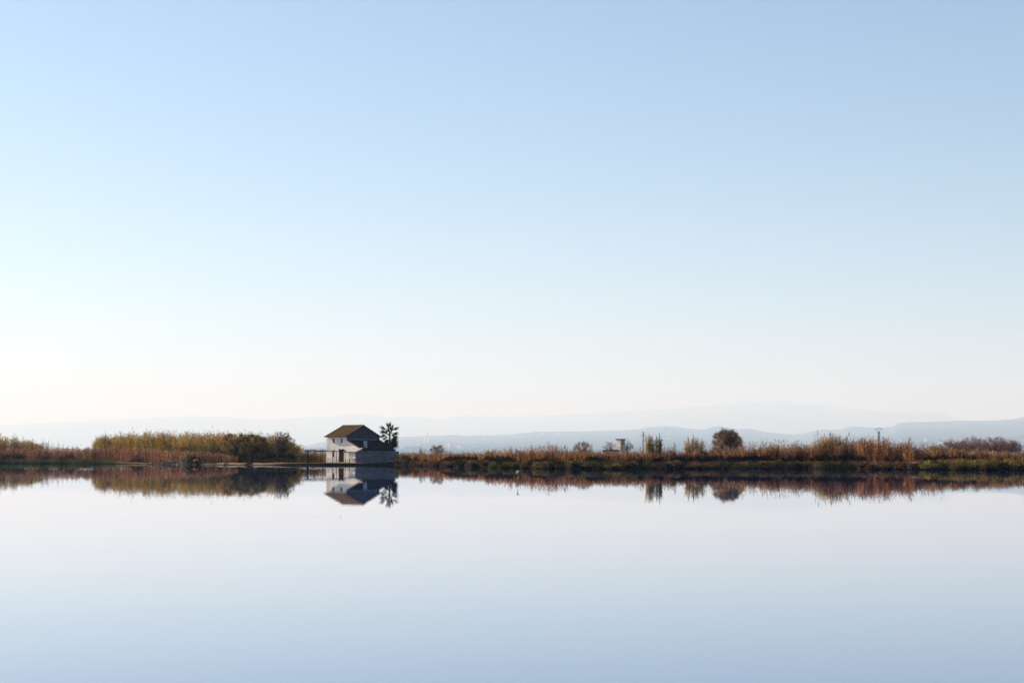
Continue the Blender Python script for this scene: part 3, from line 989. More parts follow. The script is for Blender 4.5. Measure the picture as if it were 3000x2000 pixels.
def reed_bed(v, px0, px1, off0, off1, rows, n, pal, nl=10, leaf=.55, lw=.055, stalk_w=.035, plume=.15, plume_l=.45, jit=.16, lean=.10, low=.25, zbase=None):
    px = rng.uniform(px0, px1, n)
    off = rng.uniform(off0, off1, n)
    Y = shore(px) + off
    zg = land_z(px, off) if zbase is None else np.full(n, zbase)
    ztop = EYE + (HORIZON - rows(px)) / FOC * Y
    wob = np.array([noise.noise(Vector((p * .045, o * .15, 9))) for p, o in zip(px, off)])
    wob2 = np.array([noise.noise(Vector((p * .16, o * .5, 31))) for p, o in zip(px, off)])
    H = np.maximum((ztop - zg) * (1 + wob * jit * 1.5 + wob2 * jit * 1.3 + rng.normal(-.06, jit * .6, n)), .25)
    B = np.stack([x_at(px, Y), Y, zg - .05], 1)
    D = norm(np.stack([rng.normal(.03, lean, n), rng.normal(0, lean, n), np.ones(n)], 1))
    tone = (1 + .55 * np.array([noise.noise(Vector((p * .03, o * .3, 4))) for p, o in zip(px, off)]))[:, None]
    base = pick(pal, n, .15) * tone * np.array([[1.05, .98, .86]])
    v.ribbons(B, D, H, stalk_w, np.clip(base * .9, .005, .9))
    for k in range(nl):
        t = low + (1 - low) * ((k + rng.random(n)) / nl)
        a = rng.uniform(0, 2 * math.pi, n)
        P = B + D * (H * t)[:, None]
        LD = norm(np.stack([np.cos(a), np.sin(a), rng.uniform(.5, 1.9, n)], 1))
        ll = leaf * rng.uniform(.6, 1.25, n) * np.clip(H / 2.0, .35, 1.1)
        C = base * (1 + rng.normal(0, .22, (n, 1)))
        v.ribbons(P, LD, ll, lw, np.clip(C, .005, .9), rng.uniform(.0, .55, n))
    m = rng.random(n) < plume
    if m.any():
        k = m.sum()
        P = (B + D * H[:, None])[m]
        PD = norm(D[m] + np.stack([rng.normal(.12, .12, k), rng.normal(0, .1, k), np.zeros(k)], 1))
        v.ribbons(P - PD * .1, PD, plume_l * rng.uniform(.7, 1.5, k), .06, pick(PLUME, k, .2), rng.uniform(0, .15, k))


def bed(name, label, *calls):
    v = Veg()
    for c in calls:
        a, kw = c[:-1], c[-1]
        reed_bed(v, *a, **kw)
    return tag(obj(name, v.mesh(name), M_LEAF), label, 'reeds', kind='stuff')


bed('cane_bed', 'tall golden cane bed at the left edge behind the rust reeds',
    (-260, 125, 9, 15, interp([(-260, 1285), (50, 1286), (85, 1294), (125, 1312)]), 1500, CANE, dict(nl=12, leaf=.8, lw=.08, plume=.22, plume_l=.6)),
    (90, 240, 9, 14, interp([(90, 1304), (150, 1308), (240, 1315)]), 100, CANE_DK, dict(nl=8, leaf=.7, lw=.08, plume=.5, plume_l=.6, jit=.3)))
bed('cane_bed', 'long tall golden cane bed between left edge and farmhouse',
    (278, 700, 10, 19, interp([(278, 1296), (290, 1285), (350, 1281), (450, 1279), (600, 1279), (700, 1281)]), 3000, CANE, dict(nl=12, leaf=.75, lw=.075, plume=.16, plume_l=.75)),
    (700, 880, 9, 16, interp([(700, 1281), (790, 1280), (830, 1286), (860, 1302), (880, 1316)]), 1100, CANE, dict(nl=12, leaf=.7, lw=.07, plume=.25, plume_l=.75, lean=.16)),
    (480, 760, 7, 10, interp([(480, 1312), (600, 1300), (700, 1302), (760, 1312)]), 750, CANE_DK, dict(nl=10, leaf=.6, lw=.065, plume=.02)))
bed('reed_band', 'rust-pink low reed band along the left shore',
    (-250, 560, 2.8, 7, interp([(-250, 1312), (0, 1316), (130, 1318), (280, 1315), (420, 1319), (560, 1324)]), 5600, PINK, dict(nl=7, leaf=.45, lw=.055, plume=.35, plume_l=.4)),
    (540, 700, 4.5, 8, interp([(540, 1322), (620, 1326), (700, 1338)]), 700, PINK, dict(nl=7, leaf=.4, lw=.05, plume=.3, plume_l=.35)))
bed('shore_grass', 'green-brown grass fringe along the left waterline',
    (-250, 340, .1, 2.4, interp([(-250, 1343), (0, 1342), (250, 1343), (340, 1351)]), 3800, GREEN, dict(nl=5, leaf=.35, lw=.045, plume=0, low=.1, lean=.25)),
    (330, 640, .5, 3.0, interp([(330, 1352), (420, 1350), (640, 1351)]), 900, GREEN, dict(nl=4, leaf=.25, lw=.04, plume=0, low=.1, lean=.3)))
bed('reed_band', 'orange scrubby reeds behind the pergola, left of the farmhouse',
    (760, 958, 11, 20, interp([(760, 1334), (860, 1333), (900, 1326), (958, 1327)]), 1200, [(2, (.20, .13, .05)), (2, (.26, .14, .06)), (1, (.11, .10, .03))], dict(nl=8, leaf=.4, lw=.055, plume=.05)),
    (690, 900, 7, 9, interp([(690, 1343), (770, 1338), (830, 1337), (900, 1347)]), 330, [(2, (.22, .19, .04)), (2, (.15, .14, .04)), (1, (.25, .15, .05))], dict(nl=7, leaf=.35, lw=.06, plume=0)))
right_rows = interp([(1150, 1325), (1250, 1325), (1350, 1326), (1450, 1323), (1560, 1321), (1650, 1322), (1800, 1324), (2000, 1325),
                     (2060, 1318), (2200, 1313), (2300, 1309), (2400, 1305), (2500, 1297), (2560, 1294), (2620, 1301), (2700, 1311),
                     (2760, 1315), (3000, 1329), (3300, 1330)])
_rr = right_rows
right_rows = lambda p: _rr(p) + np.interp(p, [1150, 2000, 2100, 2700, 3000], [6, 5, 9, 9, 3])
bed('reed_band', 'rust-brown reed band right of the farmhouse up to the stake',
    (1162, 1520, 4.2, 9.5, right_rows, 3600, RUST, dict(jit=.26, nl=7, leaf=.45, lw=.05, plume=.2, plume_l=.35)),
    (1440, 1560, 6, 9, interp([(1440, 1317), (1560, 1314)]), 110, PINK, dict(nl=4, leaf=.4, plume=.7, plume_l=.4)))
bed('reed_band', 'rust-brown reed band in the middle of the right bank',
    (1515, 2040, 4.2, 9.5, right_rows, 4700, RUST, dict(jit=.26, nl=7, leaf=.45, lw=.05, plume=.2, plume_l=.35)),
    (1545, 1660, 6, 9, interp([(1545, 1311), (1600, 1307), (1660, 1312)]), 190, PINK, dict(nl=4, leaf=.4, plume=.7, plume_l=.4)),
    (1850, 2000, 6, 9, interp([(1850, 1316), (2000, 1316)]), 130, PINK, dict(nl=4, leaf=.4, plume=.7, plume_l=.4)))
bed('reed_band', 'taller brown reed band with pale plumes under the round tree',
    (2035, 2560, 4.0, 9.5, right_rows, 5200, RUST, dict(jit=.26, nl=8, leaf=.45, lw=.05, plume=.3, plume_l=.4)),
    (2060, 2560, 6, 10, interp([(2060, 1308), (2200, 1301), (2300, 1300), (2400, 1298), (2560, 1291)]), 420, PINK, dict(nl=5, leaf=.45, plume=.75, plume_l=.45, jit=.2)))
bed('reed_band', 'brown reed band at the far right of the right bank',
    (2555, 3150, 4.0, 9.5, right_rows, 4600, RUST, dict(jit=.26, nl=8, leaf=.45, lw=.05, plume=.25, plume_l=.4)),
    (2555, 2760, 6, 10, interp([(2555, 1292), (2640, 1297), (2760, 1308)]), 180, PINK, dict(nl=5, leaf=.45, plume=.7, plume_l=.45, jit=.2)))
_keep = M_LEAF
M_LEAF = M_SHRUB
bed('bank_grass', 'dark brown grass fringe along the right bank waterline',
    (1160, 1600, .05, 1.1, interp([(1160, 1357), (1300, 1358), (1480, 1361), (1600, 1361)]), 3600, [(2, (.24, .115, .065)), (3, (.06, .032, .022)), (1, (.12, .09, .035))], dict(nl=4, leaf=.3, lw=.04, plume=0, low=.05, lean=.3, jit=.35)),
    (1600, 2700, .05, 1.0, interp([(1600, 1361), (2700, 1363)]), 3600, [(2, (.16, .09, .05)), (4, (.045, .028, .02)), (1, (.12, .09, .035))], dict(nl=4, leaf=.3, lw=.04, plume=0, low=.05, lean=.3, jit=.4)),
    (1175, 2700, .9, 3.6, interp([(1175, 1352), (1300, 1350), (1480, 1352), (1700, 1349), (2100, 1350), (2700, 1350)]), 5200, [(3, (.30, .14, .075)), (2, (.07, .035, .022)), (1, (.20, .15, .05))], dict(nl=5, leaf=.35, lw=.045, plume=0, low=.1, lean=.25, jit=.3)),
    (2690, 3150, .1, 3.4, interp([(2690, 1351), (2800, 1346), (3150, 1344)]), 2600, [(3, (.26, .20, .055)), (2, (.07, .055, .022)), (2, (.26, .14, .06))], dict(nl=5, leaf=.4, lw=.05, plume=0, low=.1, lean=.25, jit=.3)))


M_LEAF = _keep


def shade_growth(name, label, px0, px1, off0, off1, rows, n, pal, gap):
    """Dense near-black leaves whose colour stands in for shade on a bank front."""
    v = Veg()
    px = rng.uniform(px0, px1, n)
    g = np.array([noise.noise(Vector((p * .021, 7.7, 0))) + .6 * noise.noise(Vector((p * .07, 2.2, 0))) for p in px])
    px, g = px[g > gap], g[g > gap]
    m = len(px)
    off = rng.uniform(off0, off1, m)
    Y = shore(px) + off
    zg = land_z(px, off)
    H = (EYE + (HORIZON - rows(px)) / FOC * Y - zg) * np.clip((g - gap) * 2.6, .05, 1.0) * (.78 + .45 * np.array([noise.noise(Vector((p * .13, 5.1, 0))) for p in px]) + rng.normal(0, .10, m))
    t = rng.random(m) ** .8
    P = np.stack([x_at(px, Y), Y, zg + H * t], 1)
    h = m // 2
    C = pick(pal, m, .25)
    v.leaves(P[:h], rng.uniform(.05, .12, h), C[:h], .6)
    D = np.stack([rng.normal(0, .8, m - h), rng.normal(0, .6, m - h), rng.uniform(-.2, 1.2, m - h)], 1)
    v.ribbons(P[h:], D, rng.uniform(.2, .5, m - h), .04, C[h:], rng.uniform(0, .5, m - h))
    return tag(obj(name, v.mesh(name), M_LEAF), label, 'shade_leaves', kind='stuff')


SHADE_DARK = [(3, (.016, .012, .010)), (2, (.028, .018, .013)), (1, (.04, .026, .015))]  # shade below the reeds put into near-black leaf colours
shade_growth('shade_leaves', 'dark leaves standing in for shade under the rust reeds, right bank near the farmhouse', 1162, 1700, 3.3, 4.4, interp([(1162, 1335), (1700, 1335)]), 20000, SHADE_DARK, -.12)
shade_growth('shade_leaves', 'dark leaves standing in for shade under the reeds, middle of the right bank', 1700, 2400, 3.3, 4.4, interp([(1700, 1336), (2050, 1335), (2400, 1332)]), 27000, SHADE_DARK, -.15)
shade_growth('shade_leaves', 'dark leaves standing in for shade under the reeds, far right of the right bank', 2400, 3150, 3.3, 4.4, interp([(2400, 1332), (2700, 1333), (3150, 1336)]), 28000, SHADE_DARK, -.15)
shade_growth('shade_leaves', 'dark leaf patches standing in for shade at the foot of the left reeds', -250, 660, 2.4, 3.4, interp([(-250, 1328), (300, 1328), (660, 1336)]), 26000, [(2, (.03, .018, .013)), (1, (.05, .03, .02)), (1, (.03, .03, .012))], .02)
shade_growth('shade_leaves', 'dark leaves standing in for shade under the shore trees left of the pergola', 600, 870, 8.2, 10, interp([(600, 1330), (700, 1322), (830, 1320), (870, 1330)]), 15000, [(2, (.02, .018, .010)), (1, (.035, .025, .015))], -.3)


def clump(name, label, px, wpx, off, top, n, pal, plume, lean=.10, Y=None):
    """A stand of giant cane that reads as one plant: stalks with leaves, and plumes."""
    y0 = float(shore(px)) + off if Y is None else Y
    root = empty(name, (x_at(px, y0), y0, .7))
    tag(root, label, 'cane clump')
    w = wpx / FOC * y0
    a = rng.uniform(0, 2 * math.pi, n); r = np.sqrt(rng.random(n)) * .5
    B = np.stack([np.cos(a) * r * w * .8, np.sin(a) * r * w * .5, np.full(n, -.1)], 1)
    D = norm(np.stack([B[:, 0] / w * lean * 3 + rng.normal(0, lean * .6, n), rng.normal(0, lean, n), np.ones(n)], 1))
    H = (z_at(top, y0) - .7) * rng.uniform(.66, 1.0, n) * np.clip(1.06 - .5 * (r / .5) ** 2 * rng.random(n), .4, 1)
    v = Veg()
    base = pick(pal, n, .18)
    v.ribbons(B, D, H, .05, base)
    for k in range(20):
        t = .18 + .8 * ((k + rng.random(n)) / 20)
        a = rng.uniform(0, 2 * math.pi, n)
        LD = norm(np.stack([np.cos(a), np.sin(a), rng.uniform(.7, 2.2, n)], 1))
        v.ribbons(B + D * (H * t)[:, None], LD,   .55 * rng.uniform(.6, 1.2, n), .05, np.clip(base * (1 + rng.normal(0, .22, (n, 1))), .005, .9), rng.uniform(0, .5, n))
    obj('stalks', v.mesh(name + '_stalks'), M_LEAF, root)['kind'] = 'stuff'
    p = Veg()
    m = np.where(rng.random(n) < plume)[0]
    P = (B + D * H[:, None])[m]
    k = len(m)
    p.ribbons(P - D[m] * .1, D[m] + rng.normal(0, .05, (k, 3)),   .6 * rng.uniform(.7, 1.3, k), .09, pick([(1, (.14, .10, .08)), (1, (.22, .15, .11))], k))
    obj('plumes', p.mesh(name + '_plumes'), M_LEAF, root)['kind'] = 'stuff'


clump('cane_clump', 'narrow cane clump with dark spiky plumes right of the lattice mast', 1905, 28, 7, 1270, 60, CANE, .22, .05)
clump('cane_clump', 'small cane clump leaning just right of the spiky narrow clump', 1927, 20, 7.5, 1272, 36, CANE_DK, .3, .05)
clump('cane_clump', 'golden-orange cane clump just left of the round tree', 2035, 58, 7.5, 1280, 100, CANE, .25, .09)
clump('cane_clump', 'broad bright golden cane clump midway right of the round tree', 2437, 92, 7.2, 1268, 210, [(3, (.52, .30, .08)), (2, (.34, .22, .06)), (2, (.12, .08, .03)), (1, (.46, .22, .06))], .2, .15)
clump('cane_clump', 'thin cane tuft between broad golden clump and the forked pylon', 2520, 34, 9, 1280, 32, CANE, .3, .08)
clump('cane_clump', 'dark wispy cane tuft standing at the far left reed gap', 137, 30, 11, 1290, 30, CANE_DK, .4, .08)
clump('cane_clump', 'lone thin dark reed tuft right of the spiky clump', 1974, 8, 9, 1297, 6, CANE_DK, .8, .12)
clump('cane_clump', 'short thin reed tuft standing right of the palm', 1240, 22, 14, 1307, 12, CANE_DK, .6, .06)


# ------------------------------------------------------------------ shrubs at the waterline
def shrub_mesh(name, pal, n=900, seed=0):
    r = np.random.default_rng(seed)
    v = Veg()
    core = bmesh.new()  # dark inner blob added to stop light leaking through the leaves
    bmesh.ops.create_icosphere(core, subdivisions=2, radius=1.0)
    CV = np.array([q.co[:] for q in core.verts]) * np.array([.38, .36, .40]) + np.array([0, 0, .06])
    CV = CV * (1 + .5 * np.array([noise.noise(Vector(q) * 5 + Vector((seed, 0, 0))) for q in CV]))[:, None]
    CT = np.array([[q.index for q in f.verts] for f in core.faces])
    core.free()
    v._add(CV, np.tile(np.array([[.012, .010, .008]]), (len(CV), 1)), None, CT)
    nb = 9
    cx = np.stack([r.uniform(-.42, .42, nb), r.uniform(-.38, .38, nb), r.uniform(.12, .55, nb)], 1)
    k = r.integers(0, nb, n)
    dirs = norm(r.normal(0, 1, (n, 3)))
    P = cx[k] + dirs * (r.uniform(.18, .34, n) * (.75 + .25 * r.random(n)))[:, None]
    P[:, 2] = np.abs(P[:, 2]) * 1.05
    C = np.repeat(pick(pal, nb, .2), 1, 0)[k] * (1 + r.normal(0, .2, (n, 1)))
    h = n * 2 // 3
    v.leaves(P[:h], r.uniform(.022, .05, h), np.clip(C[:h], .004, .9), .55)
    v.ribbons(P[h:] - dirs[h:] * .1, dirs[h:] + np.array([0, 0, .7]), r.uniform(.12, .26, n - h), .02, np.clip(C[h:], .004, .9), r.uniform(0, .3, n - h))
    k = n // 3
    a = r.uniform(0, 2 * math.pi, k)
    rr = r.uniform(.28, .46, k)
    B = np.stack([np.cos(a) * rr, np.sin(a) * rr, r.uniform(.1, .5, k)], 1)
    v.ribbons(B, np.stack([np.cos(a), np.sin(a), r.uniform(-.3, .8, k)], 1), r.uniform(.12, .3, k), .022, np.clip(pick(pal, k, .25), .004, .9), r.uniform(.3, .9, k))
    return v.mesh(name)


S_GREEN = [(3, (.14, .12, .03)), (3, (.03, .03, .012)), (1, (.14, .115, .035))]
S_OLIVE = [(3, (.19, .14, .045)), (3, (.035, .03, .015)), (1, (.15, .09, .04))]
S_BROWN = [(3, (.24, .115, .06)), (3, (.038, .024, .018)), (1, (.12, .09, .04))]
S_YELL = [(3, (.27, .20, .05)), (2, (.05, .045, .018)), (1, (.16, .10, .04))]
SH = {k: [shrub_mesh('marsh_shrub', p, 1900, i * 10 + j) for j in range(3)] for i, (k, p) in
      enumerate((('green', S_GREEN), ('olive', S_OLIVE), ('brown', S_BROWN), ('yellow-green', S_YELL)))}
rs = np.random.default_rng(33)
px = 1196.0
row_ = []
while px < 3020:
    if px < 1440: pool = ['brown', 'brown', 'olive']
    elif px < 1680: pool = ['green', 'green', 'olive']
    elif px < 1900: pool = ['green', 'olive', 'olive']
    elif px < 2090: pool = ['brown', 'brown', 'olive']
    elif px < 2190: pool = ['green']
    elif px < 2480: pool = ['brown', 'olive', 'green']
    elif px < 2690: pool = ['brown', 'brown', 'olive']
    else: pool = ['yellow-green', 'olive', 'yellow-green']
    row_.append((px, rs.choice(pool)))
    px += rs.uniform(24, 52)
for k, (px, kd) in enumerate(row_):
    off = rs.uniform(.1, 1.5)
    Y = float(shore(px)) + off
    o = obj('marsh_shrub', SH[kd][k % 3], M_SHRUB)
    w = rs.uniform(1.5, 2.7)
    h = rs.uniform(.75, 1.2) * (1.15 if kd == 'green' else 1)
    o.location = (x_at(px, Y), Y, float(land_z(px, off)) - .1)
    o.scale = (w, w * .9, h)
    o.rotation_euler = (0, 0, rs.uniform(0, 6.28))
    tag(o, 'low ' + kd + ' shrub at the right bank waterline, ' + ordinal(k + 1) + ' from the farmhouse', 'shrub', 'shrubs along the right bank waterline')
for k, (px, kd, off, w, h, lb) in enumerate([
        (590, 'brown', 2.4, 2.6, .9, 'low brown shrub beside the pale earth mound on left shore'),
        (795, 'yellow-green', 8, 2.2, 1.1, 'yellow-green bush under the dark vase-shaped tree'),
        (770, 'yellow-green', 8.5, 1.7, .9, 'smaller yellow-green bush left of the one under the vase-shaped tree'),
        (700, 'brown', 9, 2.4, 1.1, 'dark brown bush between the two shore trees'),
        (1178, 'olive', 2.0, 2.6, 1.5, 'olive bush against the right end of the farmhouse wall'),
        (1200, 'brown', 3.0, 2.4, 1.4, 'brown bush second from the right end of the farmhouse wall'),
        (735, 'olive', 1.2, 1.0, .6, 'tiny dark bush at the foot of the right shore tree')]):
    Y = float(shore(px)) + off
    o = obj('bush', SH[kd][k % 3], M_SHRUB)
    o.location = (x_at(px, Y), Y, float(land_z(px, off)) - .08)
    o.scale = (w, w, h)
    o.rotation_euler = (0, 0, k * 1.3)
    tag(o, lb, 'bush')

# ------------------------------------------------------------------ left shore: rubble, log, cactus, mound
v = Veg()
bm = bmesh.new()
for k in range(90):
    t = rs.beta(2, 2)
    p_ = 474 + t * 72
    off = rs.uniform(.3, 2.2)
    Y = float(shore(p_)) + off
    h = .12 + 1.0 * math.sin(min(max(t, 0.02), .98) * math.pi) * rs.random() * (.35 + off / 3)
    s_ = rs.uniform(.10, .30)
    mat = Matrix.Translation((x_at(p_, Y), Y, .15 + h)) @ Matrix.Rotation(rs.uniform(0, 3), 4, Vector(rs.normal(0, 1, 3)).normalized()) @ Matrix.Diagonal((s_ * 1.5, s_, s_ * .7, 1))
    g = bmesh.ops.create_cube(bm, size=1.0, matrix=mat)
    for vv in g['verts']: vv.co += Vector(rs.normal(0, s_ * .12, 3))
tag(obj('rubble_heap', bm_mesh('rubble_heap', bm), M_ROCK), 'heap of pale stone and brick rubble on the left shore', 'rubble', kind='stuff')


def log_():
    bm = bmesh.new()
    Y = float(shore(468)) + .6
    add_tube(bm, [at(455, 1356, Y), at(466, 1351, Y), at(478, 1344, Y), at(486, 1338, Y)], [.09, .075, .055, .03], 7)
    add_tube(bm, [at(472, 1348, Y), at(476, 1341, Y + .2)], [.04, .02], 5)
    return bm_mesh('fallen_branch', bm, True)


tag(obj('fallen_branch', log_(), M_EARTH), 'pale fallen branch slanting up left of the rubble heap', 'branch')
pc = empty('prickly_pear', (x_at(549, shore(549) + 1.0), float(shore(549)) + 1.0, .25))
tag(pc, 'prickly pear cactus with glinting pads right of the rubble', 'cactus')
pb = bmesh.new()
bmesh.ops.create_uvsphere(pb, u_segments=10, v_segments=6, radius=1.0)
pad = bm_mesh('pad', pb, True)
pad.materials.append(M_CACTUS)
for k in range(22):
    a = rs.uniform(-1.1, 1.1); lv = k // 6
    o = obj('pad', pad, None, pc)
    o.location = (math.sin(a) * (.25 + .26 * lv) + rs.normal(0, .08), rs.normal(0, .22), .12 + .30 * lv * math.cos(a * .6) + rs.uniform(0, .12))
    o.scale = (.13, .035, .19)
    o.rotation_euler = (rs.normal(0, .25), a * .8 + rs.normal(0, .3), rs.uniform(-1.4, 1.4))
o = obj('bush', SH['green'][1], M_SHRUB)
yb = float(shore(563)) + 1.6
o.location = (x_at(564, yb), yb, .3); o.scale = (1.7, 1.4, 1.05)
tag(o, 'round dark green bush just right of the prickly pear', 'bush')


def blob(name, label, px, off, size, mat, seed, cat, sub=3):
    bm = bmesh.new()
    bmesh.ops.create_icosphere(bm, subdivisions=sub, radius=.5)
    for vv in bm.verts:
        vv.co *= 1 + .35 * noise.noise(vv.co * 2.3 + Vector((seed, 0, 0))) + .12 * noise.noise(vv.co * 7 + Vector((seed, 3, 0)))
    Y = float(shore(px)) + off
    o = obj(name, bm_mesh(name, bm, True), mat)
    o.location = (x_at(px, Y), Y, float(land_z(px, off)) + size[2] * .22)
    o.scale = size
    tag(o, label, cat)


blob('earth_mound', 'rounded tan earth mound right of the dark round bush', 582, 2.6, (1.9, 1.3, 1.1), M_EARTH, 3, 'mound')
blob('shore_rock', 'pale rock at the foot of the pale-trunked shore tree', 663, .9, (.9, .6, .45), M_ROCK, 8, 'rock')
blob('shore_rock', 'grey rock left of the dark-trunked shore tree foot', 724, .7, (1.1, .7, .5), M_ROCK, 12, 'rock')
blob('shore_rock', 'small pale stone on the left shore beside the fallen branch', 450, .7, (.8, .5, .3), M_ROCK, 15, 'rock')
blob('dirt_bank', 'bare pinkish dirt patch at the far right waterline', 2685, .9, (2.2, 1.2, .8), M_EARTH, 21, 'bank')


def float_():
    bm = bmesh.new()
    Y = float(shore(520)) - .8
    add_tube(bm, [at(517, 1358.5, Y), at(518, 1358.4, Y), at(523, 1358.3, Y), at(524, 1358.4, Y)], [.07, .14, .14, .06], 10)
    return bm_mesh('plastic_drum', bm, True)


tag(obj('plastic_drum', float_(), M_YELLOW), 'small yellowish drum lying at the water below the rubble', 'drum')

# ------------------------------------------------------------------ transformer tower and pylons
TY = 500.0
tw = empty('pale_tower', (x_at(1818, TY), TY, .5), math.radians(37))
tag(tw, 'small square pale tower with flat roof above the right bank', 'tower')
box('wall', tw, noise_mat('tower_plaster', (.46, .37, .29), (.64, .53, .43), .8, rough=.95, c3=(.30, .24, .19), scale3=.6), -.85, .85, -.85, .85, -.3, 6.0)
rf_ = box('roof', tw, M_BEAM, -1.15, 1.15, -1.15, 1.15, 6.0, 6.16)
box('cornice', tw, M_TOWN_CREAM, -.95, .95, -.95, .95, 5.72, 5.998)
box('door', tw, M_WOOD, -.87, -.851, -.4, .4, .1, 2.0)
box('vent', tw, M_GLASS, -.3, .3, -.87, -.851, 4.6, 5.1)
lh = empty('low_shed', (x_at(1790, 470), 470, .5), math.radians(10))
tag(lh, 'low dark-roofed shed at the foot of the pale tower', 'shed')
box('wall', lh, M_TOWN_GREY, -2.1, 2.1, -1.2, 1.2, -.3, 2.5)
part('roof', lh, M_TILE_DARK, lambda bm: add_prism(bm, [(-2.3, -1.5, 2.3), (-2.3, 1.5, 2.3), (-2.3, 0, 2.9)], (4.6, 0, 0)))


def lattice(bm, H, w0, w1, r, bays):
    c = lambda z: (w0 + (w1 - w0) * z / H) / 2
    for sx in (-1, 1):
        for sy in (-1, 1):
            add_tube(bm, [(sx * c(0), sy * c(0), -.5), (sx * c(H), sy * c(H), H)], r, 4)
    for k in range(bays):
        z0, z1 = H * k / bays, H * (k + 1) / bays
        for s in (-1, 1):
            for i, (a, b) in enumerate((((-1, s), (1, s)), ((s, -1), (s, 1)))):
                if k % 2: a, b = b, a
                add_tube(bm, [(a[0] * c(z0), a[1] * c(z0), z0), (b[0] * c(z1), b[1] * c(z1), z1)], r * .7, 4)


def pylon(name, px, Y, top, label, fork):
    H = z_at(top, Y) - .5
    root = empty(name, (x_at(px, Y), Y, .5), .15)
    tag(root, label, 'pylon')
    if fork:
        hb = H - 1.9
        part('mast', root, M_STEEL, lambda bm: lattice(bm, hb, .95, .5, .06, 12))
        part('head', root, M_STEEL, lambda bm: (add_box(bm, -.42, .42, -.3, .3, hb - .25, hb + .25),
             add_tube(bm, [(-.25, 0, hb + .2), (-.75, 0, H - .5)], .08, 5), add_tube(bm, [(.25, 0, hb + .2), (.7, 0, H - .3)], .08, 5)))
        part('crossarm', root, M_STEEL, lambda bm: (add_tube(bm, [(-1.45, 0, H - .55), (-.75, 0, H - .45), (-.2, 0, H - .1), (.7, 0, H - .05), (1.4, 0, H - .5)], .07, 5),))
        for x in (-1.42, 0.55, 1.4):
            part('insulator', root, M_STEEL, lambda bm: add_tube(bm, [(x, 0, H - .5), (x, 0, H - .75), (x, 0, H - 1.05)], [.04, .08, .05], 6))
    else:
        part('mast', root, M_STEEL, lambda bm: lattice(bm, H, 1.0, .4, .055, 14))
        part('crossarm', root, M_STEEL, lambda bm: (add_tube(bm, [(-1.6, 0, H - 1.6), (1.6, 0, H - 1.55)], .08, 5), add_tube(bm, [(-.9, 0, H - .1), (.9, 0, H - .05)], .06, 5)))
        for x in (-1.5, 1.5):
            part('insulator', root, M_WHITE, lambda bm: add_tube(bm, [(x, 0, H - 1.6), (x, 0, H - 1.9), (x, 0, H - 2.1)], [.04, .1, .05], 6))


pylon('lattice_pylon', 1884, 900, 1265, 'slim lattice mast with crossarm left of the spiky cane clump', False)
pylon('lattice_pylon', 2573, 700, 1253, 'lattice mast with forked head right of the broad golden canes', True)
pylon('lattice_pylon', 2985, 1500, 1292, 'distant forked mast at the far right edge', True)

# ------------------------------------------------------------------ water stake, floating bits, birds
SY_ = 103.9
st = empty('water_stake', (x_at(1517, SY_), SY_, 0))
tag(st, 'thin grey stake with white marker standing alone in the water', 'stake')
part('pole', st, M_STAKE, lambda bm: add_tube(bm, [(0, 0, -.5), (.004, 0, .3), (-.006, 0, .74)], [.017, .016, .013], 6))
part('marker', st, M_WHITE, lambda bm: (add_tube(bm, [(-.045, 0, .57), (-.055, 0, .61), (-.05, 0, .71), (-.03, 0, .75)], [.02, .034, .036, .02], 8),
                                        add_tube(bm, [(.035, .01, .64), (.045, .01, .66), (.045, .01, .73), (.03, .01, .75)], [.02, .034, .032, .015], 8)))


def bent(px, row, label):
    Y = EYE * FOC / (row - HORIZON)
    bm = bmesh.new()
    add_tube(bm, [(.05, 0, -.02), (.03, 0, .03), (-.005, 0, .08)], [.003, .0025, .0015], 5)
    o = obj('bent_reed', bm_mesh('bent_reed', bm), M_BEAM)
    o.location = (x_at(px, Y), Y, 0)
    tag(o, label, 'reed')


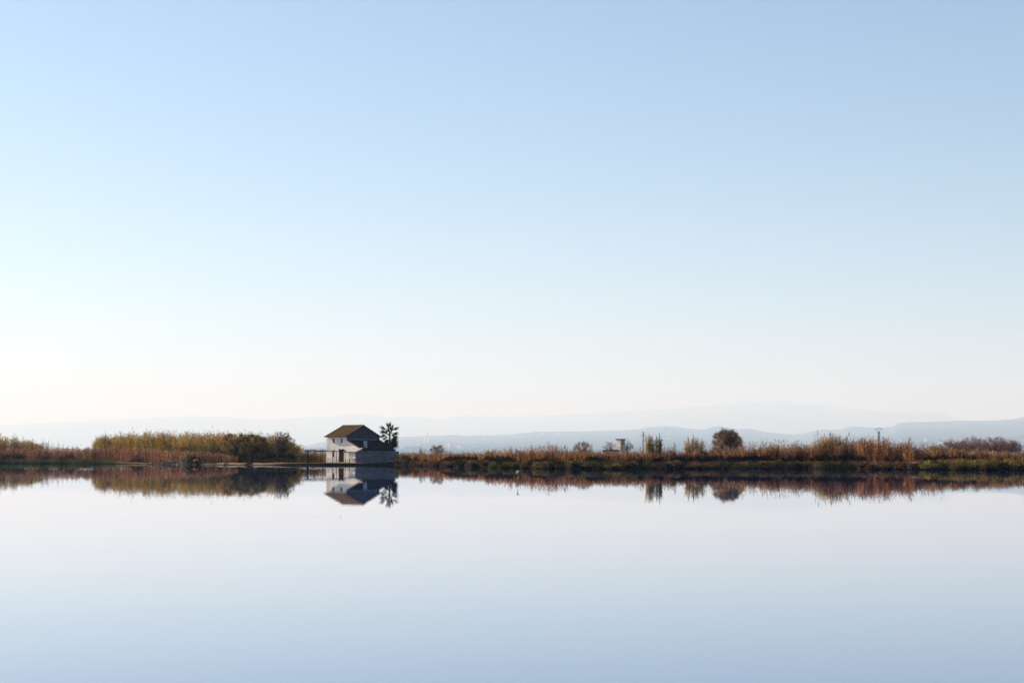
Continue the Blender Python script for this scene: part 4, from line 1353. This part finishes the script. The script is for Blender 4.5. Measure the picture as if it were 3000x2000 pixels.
bent(997, 1513, 'bent reed tip poking from the water below the farmhouse reflection')
for px, row, sx in ((929, 1512, .09), (860, 1558, .06), (2160, 1545, .05)):
    Y = EYE * FOC / (row - HORIZON)
    v = Veg()
    v._add(np.array([(-1., 0, .004), (0, -.35, .012), (1., .1, .008), (.1, .4, .01), (-.2, 0, -.01), (.3, 0, -.01)]), np.tile(np.array([[.12, .09, .06]]), (6, 1)), np.array([[0, 1, 2, 3], [0, 4, 5, 2]]))
    o = obj('floating_leaf', v.mesh('floating_leaf'), M_LEAF)
    o.location = (x_at(px, Y), Y, .0)
    o.scale = (sx, sx, sx)
    tag(o, 'tiny floating leaf on the water ' + ('left below the roof reflection' if px == 929 else 'further down left of the roof reflection' if px == 860 else 'right of centre below the hills reflection'), 'leaf')


def bird_mesh():
    bm = bmesh.new()
    add_tube(bm, [(-.3, 0, 0), (-.2, 0, .02), (0, 0, .03), (.18, 0, .02), (.3, 0, .05), (.4, 0, .05)], [.01, .05, .08, .06, .035, .008], 8)
    for s in (-1, 1):
        add_prism(bm, [(.12, s * .05, .05), (.1, s * .35, .22), (-.05, s * .65, .12), (-.08, s * .35, .19), (-.1, s * .05, .04)], (0, 0, .012))
    return bm_mesh('bird', bm)


bme = bird_mesh()
for px, row, Y, rz, s, lb in ((2837, 1243, 900, 2.6, .8, 'larger dark bird flying before the hills at upper right'),
                              (2855, 1280, 1300, .4, .6, 'small dark bird flying just above the bare tree row, left one'),
                              (2935, 1282, 1300, 1.2, .6, 'small dark bird flying just above the bare tree row, right one')):
    o = obj('bird', bme, M_BIRD)
    o.location = at(px, row, Y)
    o.rotation_euler = (.2, -.1, rz)
    o.scale = (s, s, s)
    tag(o, lb, 'bird', 'birds flying at right')

# ------------------------------------------------------------------ air
HX, HY0, HY1, HTOP = 280000.0, -4000.0, 120000.0, 2860.0
hz = bmesh.new()
add_box(hz, -HX, HX, HY0, HY1, -3.0, HTOP)
M_HAZE = bpy.data.materials.new('haze_air')
M_HAZE.use_nodes = True
hn = M_HAZE.node_tree
hn.nodes.clear()
ho = hn.nodes.new('ShaderNodeOutputMaterial')
hv = hn.nodes.new('ShaderNodeVolumePrincipled')
hv.inputs['Color'].default_value = (.60, .79, 1.0, 1)
hv.inputs['Absorption Color'].default_value = (1, 1, 1, 1)
hv.inputs['Density'].default_value = 4.9e-5
hv.inputs['Anisotropy'].default_value = .15
hn.links.new(hv.outputs[0], ho.inputs['Volume'])
tag(obj('haze', bm_mesh('haze', hz), M_HAZE), 'pale morning haze over lagoon and hills', 'haze', kind='stuff')
